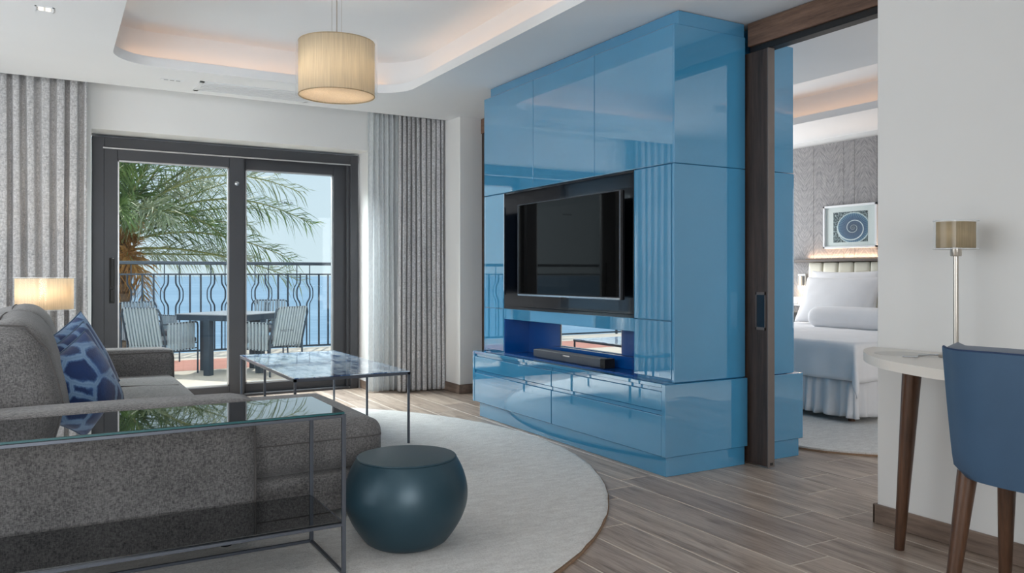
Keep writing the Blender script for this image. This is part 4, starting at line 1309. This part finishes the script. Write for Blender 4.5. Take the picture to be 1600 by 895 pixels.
# coverlet: flat over the mattress, hanging over foot and sides, folded at the corners
vs_ = []; fs_ = []
A = [-.28 + .28 * k / 10 for k in range(10)] + [2.02 * k / 24 for k in range(25)]
Bc = [-.29 + .29 * k / 9 for k in range(9)] + [(BY1 - BY0) * k / 26 for k in range(27)] + [(BY1 - BY0) + .29 * (k + 1) / 9 for k in range(9)]
for a in A:
    for b in Bc:
        oa = max(0, -a)
        ob_ = max(0, -b) if b < 0 else max(0, b - (BY1 - BY0))
        sg_ = -1 if b < 0 else 1
        x_ = FX + max(a, 0); y_ = BY0 + min(max(b, 0), BY1 - BY0); z = BZt
        z += .006 * mnoise.noise(Vector((a * 5, b * 5, 0))) + .003 * mnoise.noise(Vector((a * 16, b * 12, 2)))
        if oa > 0 or ob_ > 0:
            r_ = math.hypot(oa, ob_); phi = math.atan2(ob_, oa)
            s2 = math.sin(2 * phi)
            out = .022 + .16 * s2 * r_ + .012 * math.sin(b * 22) * min(1, oa * 5) + .010 * math.sin(a * 22) * min(1, ob_ * 5)
            k_ = min(1, r_ / .05)
            x_ -= out * math.cos(phi) * k_; y_ += sg_ * out * math.sin(phi) * k_
            z -= max(0, r_ - .012) * (1 - .02 * s2)
        vs_.append((x_, y_, z))
nb = len(Bc)
for i in range(len(A) - 1):
    for j in range(nb - 1):
        fs_.append((i * nb + j, i * nb + j + 1, (i + 1) * nb + j + 1, (i + 1) * nb + j))
MB().add(vs_, fs_).build('coverlet', 'linen', parent=bed, smooth=True, angle=80, solidify=.008)
# headboard: frame and cream channels
MB().box(7.155, 7.180, 3.62, 5.88, .12, 1.235, .003).build('headboard_panel', 'cream', parent=bed)
yy = 5.875
while yy > 3.65:
    MB().rbox(7.09, 7.158, yy - .188, yy - .002, .30, 1.232, .025, cuts=5).build('headboard_channel', 'cream', parent=bed, smooth=True, angle=60)
    yy -= .1885
MB().box(7.06, 7.18, 3.3, 6.16, 1.236, 1.262, .003).build('headboard_ledge', 'greywood', parent=bed)

def bed_pillow(name, loc, size, tilt, label, seed, T=.10, rz=0.0, group='white pillows on the bed'):
    m = pillow_mesh(.5, T, seed, 16, .35)
    M_ = Matrix.Translation(loc) @ Matrix.Rotation(PI / 2 + rz, 4, 'Z') @ Matrix.Rotation(tilt, 4, 'X') @ Matrix.Diagonal((size[0], 1, size[1], 1))
    m.xform(M_)
    o = m.build(name, 'linen', smooth=True, angle=70)
    return tag(o, label, 'pillow', group)
bed_pillow('bed_pillow', (6.90, 5.29, .90), (.84, .50), math.radians(16), 'white pillow leaning on the headboard behind the front pillow', 2, .085)
bed_pillow('bed_pillow', (6.70, 5.20, .845), (.86, .50), math.radians(24), 'large white pillow leaning in front by the reading light', 1, .10)
bed_pillow('bed_pillow', (6.88, 4.28, .87), (.84, .48), math.radians(18), 'white pillow on the far half of the headboard', 3, .09)
bo = MB().rbox(6.28, 6.50, 4.26, 5.24, BZt + .004, .79, .08, puff=[(2, .015)], cuts=9, wr=.004).build('bolster', 'linen', smooth=True, angle=70)
tag(bo, 'long white bolster lying across the bed before the pillows', 'bolster')

# reading light, switch plate, bedside shelf
rl = thing('reading_light', (7.18, 6.02, .93), 'white wall reading light beside the headboard', 'wall light')
MB().box(7.165, 7.181, 5.965, 6.07, .935, 1.11, .004).build('back_plate', 'white', parent=rl)
MB().box(7.15, 7.166, 5.98, 6.055, .98, 1.085, .003).build('hinge_block', 'grey', parent=rl)
MB().box(7.135, 7.151, 6.005, 6.032, .985, 1.082, .003).build('light_head', 'readlight', parent=rl)
add_light('reading_glow', 'POINT', (-.07, .0, -.02), 1.2, (1.0, .72, .46), parent=rl, radius=.03)
sw = thing('switch_plate', (7.18, 6.05, .75), 'white switch and socket plate below the reading light', 'switch')
MB().box(7.168, 7.181, 5.975, 6.15, .752, .853, .004).build('plate', 'white', parent=sw)
MB().box(7.163, 7.169, 5.995, 6.06, .775, .832, .003).build('switch_key', 'silver', parent=sw)
MB().box(7.163, 7.169, 6.07, 6.135, .775, .832, .003).build('switch_key', 'white', parent=sw)
ns = thing('nightstand', (6.98, 6.12, 0), 'dark grey nightstand beside the bed', 'nightstand')
MB().box(6.80, 7.178, 5.92, 6.42, .40, .68, .004).build('body', 'grey', parent=ns)
MB().box(6.785, 7.178, 5.91, 6.43, .681, .70, .003).build('top', 'grey', parent=ns)
MB().box(6.79, 6.799, 5.93, 6.41, .41, .67, .002).build('drawer', 'greywood', parent=ns)
for fy in (5.96, 6.38):
    for fx in (6.84, 7.14): MB().box(fx - .015, fx + .015, fy - .015, fy + .015, .0225 if fx < 7 else .0225, .4, .002).build('leg', 'black', parent=ns)

# framed print
fr = thing('framed_print', (7.175, 5.4, 1.36), 'white framed print of a blue spiral shell above the headboard', 'picture')
py0, py1, pz0, pz1 = 5.078, 5.72, 1.375, 1.828
m = MB()
for (a, b, c, d) in ((py0, py1, pz0, pz0 + .022), (py0, py1, pz1 - .022, pz1), (py0, py0 + .022, pz0, pz1), (py1 - .022, py1, pz0, pz1)):
    m.box(7.145, 7.180, a, b, c, d, .002)
m.build('frame', 'white', parent=fr)
MB().box(7.168, 7.176, py0 + .02, py1 - .02, pz0 + .02, pz1 - .02).build('mat_board', 'white', parent=fr)
cy, cz = (py0 + py1) / 2 - .0, (pz0 + pz1) / 2 - .005
pr = MB().box(-.205, .205, -.001, .001, -.158, .158).build('print', 'print', parent=fr, world_coords=False)
pr.matrix_local = Matrix.Translation(Vector((7.1665, cy, cz)) - fr.location) @ Matrix.Rotation(-PI / 2, 4, 'Z')
MB().box(7.158, 7.160, py0 + .021, py1 - .021, pz0 + .021, pz1 - .021).build('glazing', 'glass', parent=fr)
# warm strip on the headboard ledge washing the wall
ls = MB().box(7.150, 7.162, 3.8, 5.95, 1.2625, 1.268).build('ledge_light_strip', 'led')
tag(ls, 'warm light strip along the ledge over the headboard', 'light strip')
add_light('ledge_glow', 'AREA', (0, 0, .012), 5.0, (1.0, .66, .42), rot=(0, PI, 0), size=.02, size_y=2.1, parent=ls)

# ================================================================== BALCONY AND VIEW
BF = -.05
bal = MB().box(XL - 1.5, 9.0, 7.61, 12.55, BF - .25, BF).build('floor_balcony', 'terrace')
struct(bal, 'pale stone balcony floor')
tc_ = MB().box(XL - 1.4, 8.9, 10.2, 11.45, BF, BF + .003).build('floor_balcony_inlay', 'terracotta')
struct(tc_, 'pink terracotta band across the balcony floor')
struct(MB().box(XL - 1.5, 9.0, 7.62, 9.15, 2.95, 3.15).build('sun_block_slab', 'ceiling'), 'unseen slab added over the balcony to block the sun')  # unseen overhang, added to keep the sun off the room floor
# railing
RY = 12.4
rail = thing('balcony_railing', (2, RY, BF), 'dark iron balcony railing with curved bars before the sea', 'railing')
def rb(a, b, r=.010, name='rail'):
    return MB().tube([a, b], r, 8).build(name, 'iron', parent=rail, smooth=True)
HZ, SZ, LZ = 1.272, 1.105, -.01
MB().box(-4, 9, RY - .03, RY + .03, HZ - .028, HZ + .022, .008).build('handrail', 'iron', parent=rail)
MB().box(-4, 9, RY - .012, RY + .012, SZ - .012, SZ + .012, .002).build('rail', 'iron', parent=rail)
MB().box(-4, 9, RY - .014, RY + .014, LZ - .014, LZ + .014, .002).build('rail', 'iron', parent=rail)
def straight(xx, top=SZ, r=.012):
    MB().box(xx - r, xx + r, RY - r, RY + r, LZ, top, 0).build('bar', 'iron', parent=rail)
def bulged(xx, sgn, top, r, k):
    pts = []
    for q in range(41):
        t = q / 40
        z = top + (LZ - top) * t
        zz = (z - .81) / .105
        off = sgn * .052 * math.exp(-zz ** 4 * .5)
        pts.append((xx + off, RY + k, z))
    MB().tube(pts, r, 7).build('curved_bar', 'iron', parent=rail, smooth=True)
per = .66
x = -1.3 - .13
nb_ = 0
while x < 4.6:
    if x < 3.05:
        straight(x); straight(x + .148)
        c0 = x + .148 + .148
        bulged(c0 - .005, -1, HZ - .02, .008, .012); bulged(c0 + .045, -1, SZ, .012, 0)
        bulged(c0 + .145, 1, SZ, .012, 0); bulged(c0 + .195, 1, HZ - .02, .008, .012)
        x += .148 * 2 + .19 + .148
    else:
        straight(x, HZ - .02 if nb_ % 4 == 3 else SZ); nb_ += 1
        x += .148
for px_ in (-3.2, -.62, 6.0, 8.0):
    MB().box(px_ - .018, px_ + .018, RY - .018, RY + .018, BF, HZ - .02, .002).build('post', 'iron', parent=rail)

# dining set on the balcony
dt = thing('balcony_table', (1.85, 9.85, BF), 'square grey metal table on the balcony', 'table', rotz=math.radians(40))
tz = .70
MB().box(-.44, .44, -.44, .44, tz - .012, tz, .003).build('table_top', 'tabletop', parent=dt, world_coords=False)
m = MB()
for s in (-1, 1): m.box(-.43, .43, s * .42 - .012, s * .42 + .012, tz - .075, tz - .013).box(s * .42 - .012, s * .42 + .012, -.43, .43, tz - .075, tz - .013)
m.build('apron', 'iron', parent=dt, world_coords=False)
for (lx, ly) in ((-.40, 0), (.40, 0), (0, .40), (0, -.40)):
    MB().box(lx - .04, lx + .04, ly - .04, ly + .04, .001, tz - .06, .003).build('leg', 'iron', parent=dt, world_coords=False)

def make_chair():
    t = thing('balcony_chair', (0, 0, 0), 'tmp', 'chair', 'corded armchairs on the balcony')
    wd, dp = .255, .27       # half width, half depth; faces +y
    fm = MB()
    # back frame: inverted U leaning backwards
    def bk(z): return -dp - .10 * max(0, (z - .40)) / .40
    pts = [(-wd, bk(0), .004), (-wd, bk(.4), .40), (-wd, bk(.74), .72), (-wd + .02, bk(.77), .765), (-wd + .06, bk(.78), .78),
           (wd - .06, bk(.78), .78), (wd - .02, bk(.77), .765), (wd, bk(.74), .72), (wd, bk(.4), .40), (wd, bk(0), .004)]
    fm.tube(pts, .011, 8)
    fm.build('back_frame', 'iron', parent=t, smooth=True, world_coords=False)
    for s in (-1, 1):
        a = [(s * wd, bk(.6) + .0, .60), (s * wd, dp - .04, .605), (s * wd, dp - .01, .595), (s * wd, dp, .56), (s * wd, dp, .004)]
        MB().tube(a, .010, 8).build('arm_frame', 'iron', parent=t, smooth=True, world_coords=False)
        MB().tube([(s * wd, -dp, .30), (s * wd, dp, .30)], .008, 6).build('side_rail', 'iron', parent=t, smooth=True, world_coords=False)
        for k in range(9):
            yy = -dp + .05 + k * .052
            MB().box(s * wd - .010, s * wd + .010, yy - .012, yy + .012, .295, .612, 0).build('cord', 'cord', parent=t, world_coords=False)
    MB().tube([(-wd, -dp - .0, .36), (wd, -dp, .36)], .008, 6).build('seat_rail', 'iron', parent=t, smooth=True, world_coords=False)
    MB().tube([(-wd, dp, .36), (wd, dp, .36)], .008, 6).build('seat_rail', 'iron', parent=t, smooth=True, world_coords=False)
    for k in range(11):
        xx = -wd + .052 + k * (2 * wd - .104) / 10
        b = MB()
        z0, z1 = .345, .788
        hw = .0115
        y0_, y1_ = bk(z0), bk(z1)
        vs_ = []
        for (yy, zz) in ((y0_, z0), (y1_, z1)):
            for sx_ in (-hw, hw):
                for sy_ in (-.013, .013): vs_.append((xx + sx_, yy + sy_, zz))
        b.add(vs_, [(0, 2, 3, 1), (4, 5, 7, 6), (0, 4, 6, 2), (1, 3, 7, 5), (0, 1, 5, 4), (2, 6, 7, 3)])
        b.build('cord', 'cord', parent=t, world_coords=False)
    MB().rbox(-wd + .015, wd - .015, -dp + .01, dp + .01, .362, .43, .025, cuts=4).build('seat_pad', 'seatpad', parent=t, smooth=True, world_coords=False)
    return t
ch0 = make_chair()
def place(o, rear_corner=None, fwd=(0, 1), center=None, label=''):
    f = Vector((*fwd, 0)).normalized()
    o.rotation_euler = (0, 0, math.atan2(-f.x, f.y))
    o.location = (center[0], center[1], BF)
    o['label'] = label
spots = [((1.10, 9.88), (.72, .69), 'pale corded armchair seen from behind just beyond the far sofa arm'),
         ((2.18, 9.42), (-.53, .85), 'pale corded armchair on the side of the balcony table near the curtain'),
         ((1.12, 11.45), (.35, -.93), 'pale corded armchair by the railing below the palm trunk'),
         ((2.62, 11.45), (-.35, -.93), 'pale corded armchair by the railing behind the table, facing the room')]
for i, (c_, f_, lb) in enumerate(spots):
    o = ch0 if i == 0 else copy_tree(ch0)
    place(o, fwd=f_, center=c_, label=lb)

# sea
sea = MB().add([(-6000, 40, -14), (9000, 40, -14), (9000, 8000, -14), (-6000, 8000, -14)], [(0, 1, 2, 3)]).build('sea', 'sea')
struct(sea, 'calm blue sea up to the horizon')
gr = MB().box(-40, 60, 13.5, 60, -14.6, -13.9).build('ground', 'terrace')
struct(gr, 'pale ground below the balcony')

# palm
PB = at(178, 400, Y=15.0)
palm = thing('palm_tree', (PB.x, PB.y, -13.9), 'tall date palm with arching fronds beyond the balcony railing', 'tree')
prof = []
rnd = random.Random(4)
zz = -13.9
while zz < PB.z - .1:
    prof.append((.24 + rnd.uniform(-.012, .012), zz)); prof.append((.285 + rnd.uniform(-.012, .012), zz + .12)); zz += .16
prof.append((.30, PB.z)); prof.append((.12, PB.z + .45))
MB().lathe(prof, 18, (PB.x, PB.y, 0)).build('trunk', 'trunk', parent=palm, smooth=True, angle=50)
def frond(P0, P1, P2, ll, mat, n=46, droop=.35, seed=0, w=.022):
    rnd = random.Random(seed)
    def bz(t): return P0 * (1 - t) ** 2 + P1 * 2 * t * (1 - t) + P2 * t * t
    m = MB(); vs_ = []; fs_ = []
    for i in range(n):
        t = .14 + .86 * i / (n - 1)
        p = bz(t); tg = (bz(min(1, t + .01)) - bz(t - .01)).normalized()
        side = tg.cross(Vector((0, 0, 1)))
        if side.length < .05: side = Vector((1, 0, 0))
        side.normalize(); up = side.cross(tg).normalized()
        L = ll * (math.sin(PI * min(1, max(0.05, (t - .06)) ** .75 * .93)) ** .6 + .12)
        for s in (-1, 1):
            d = (tg * (.66 + rnd.uniform(-.1, .2)) + side * s * rnd.uniform(.25, .8) + up * (rnd.uniform(.15, .75) if rnd.random() < .55 else rnd.uniform(-.75, -.1))).normalized()
            L2 = L * rnd.uniform(.82, 1.1)
            a = p; b = p + d * L2 * .55; c = p + d * L2 + Vector((0, 0, -1)) * L2 * droop * rnd.uniform(.6, 1.3)
            b = b + Vector((0, 0, -1)) * L2 * droop * .12
            wv = up.cross(d).normalized() * w * .5
            wv = (wv + up * w * rnd.uniform(-.3, .3))
            o = len(vs_)
            vs_ += [a - wv * .7, a + wv * .7, b - wv, b + wv, c]
            fs_ += [(o, o + 1, o + 3, o + 2), (o + 2, o + 3, o + 4)]
    m.add(vs_, fs_)
    fo = m.build('frond', mat, parent=palm)
    MB().tube([bz(k / 14) for k in range(15)], [.022 * (1 - k / 14) ** .8 + .005 for k in range(15)], 6).build('frond_rib', 'rachis', parent=fo, smooth=True)
    return fo
def A_(x_, y_, Y_): return at(x_, y_, Y=Y_)
FR = [  # start, control, tip (pixel, pixel, distance), leaflet length, material
    ((188, 372, 15), (330, 262, 15.2), (487, 350, 15.2), .62, 'leaf'),
    ((188, 360, 15), (300, 225, 14.6), (468, 300, 14.6), .60, 'leaf2'),
    ((188, 392, 15), (300, 372, 14.8), (468, 438, 14.8), .60, 'leaf2'),
    ((190, 366, 15), (260, 290, 14.2), (352, 372, 14.2), .62, 'leaf'),
    ((186, 350, 15), (230, 290, 15), (300, 180, 14.8), .66, 'leaf'),
    ((186, 350, 15), (214, 270, 15), (226, 150, 15.2), .70, 'leaf'),
    ((186, 350, 15), (186, 270, 15), (178, 140, 15.4), .70, 'leaf'),
    ((188, 356, 15), (280, 270, 15.6), (410, 215, 16), .64, 'leaf2'),
    ((188, 360, 15), (290, 300, 16), (430, 262, 16.4), .62, 'leaf2'),
    ((188, 372, 15), (300, 310, 16.5), (440, 330, 16.8), .60, 'leaf'),
    ((188, 396, 15), (260, 396, 15.5), (400, 400, 16), .50, 'leaf2'),
    ((186, 350, 15), (130, 270, 15), (40, 200, 15), .66, 'leaf'),
    ((186, 360, 15), (110, 300, 15), (-20, 330, 15), .66, 'leaf'),
    ((186, 380, 15), (110, 360, 14.5), (0, 430, 14.2), .62, 'leaf'),
    ((186, 366, 15), (180, 300, 14), (190, 330, 12.9), .55, 'leaf'),
    ((186, 366, 15), (220, 300, 13.8), (262, 340, 13.2), .55, 'leaf2'),
    ((186, 366, 15), (170, 300, 16), (150, 300, 17.8), .62, 'leaf'),
    ((186, 366, 15), (260, 300, 16.5), (330, 290, 18), .62, 'leaf2'),
    ((186, 400, 15), (214, 380, 14.8), (226, 470, 14.8), .45, 'leafdry'),
    ((186, 404, 15), (170, 380, 14.8), (160, 480, 14.6), .45, 'leafdry'),
    ((190, 392, 15), (206, 350, 14.8), (232, 330, 14.7), .30, 'leafdry'),
    ((188, 398, 15), (198, 380, 14.6), (212, 420, 14.4), .34, 'leafdry'),
    ((184, 410, 15), (194, 350, 14.7), (205, 372, 14.6), .30, 'leafdry'),
    ((184, 420, 15), (206, 390, 14.7), (214, 372, 14.6), .30, 'leafdry'),
    ((182, 430, 15), (196, 410, 14.6), (200, 392, 14.5), .30, 'leafdry'),
    ((188, 350, 15), (205, 290, 14.5), (250, 232, 14.3), .66, 'leaf'),
    ((186, 345, 15), (196, 280, 15.4), (205, 190, 15.8), .70, 'leaf'),
    ((188, 380, 15), (270, 330, 15.3), (395, 352, 15.6), .60, 'leaf2'),
    ((188, 362, 15), (262, 250, 15.4), (372, 246, 15.8), .62, 'leaf'),
    ((188, 384, 15), (300, 332, 14.9), (455, 405, 14.9), .62, 'leaf'),
]
for i, (a, b, c, ll, mt) in enumerate(FR):
    frond(A_(*a), A_(*b), A_(*c), ll * .95, mt, seed=i, n=84 if ll > .4 else 40)
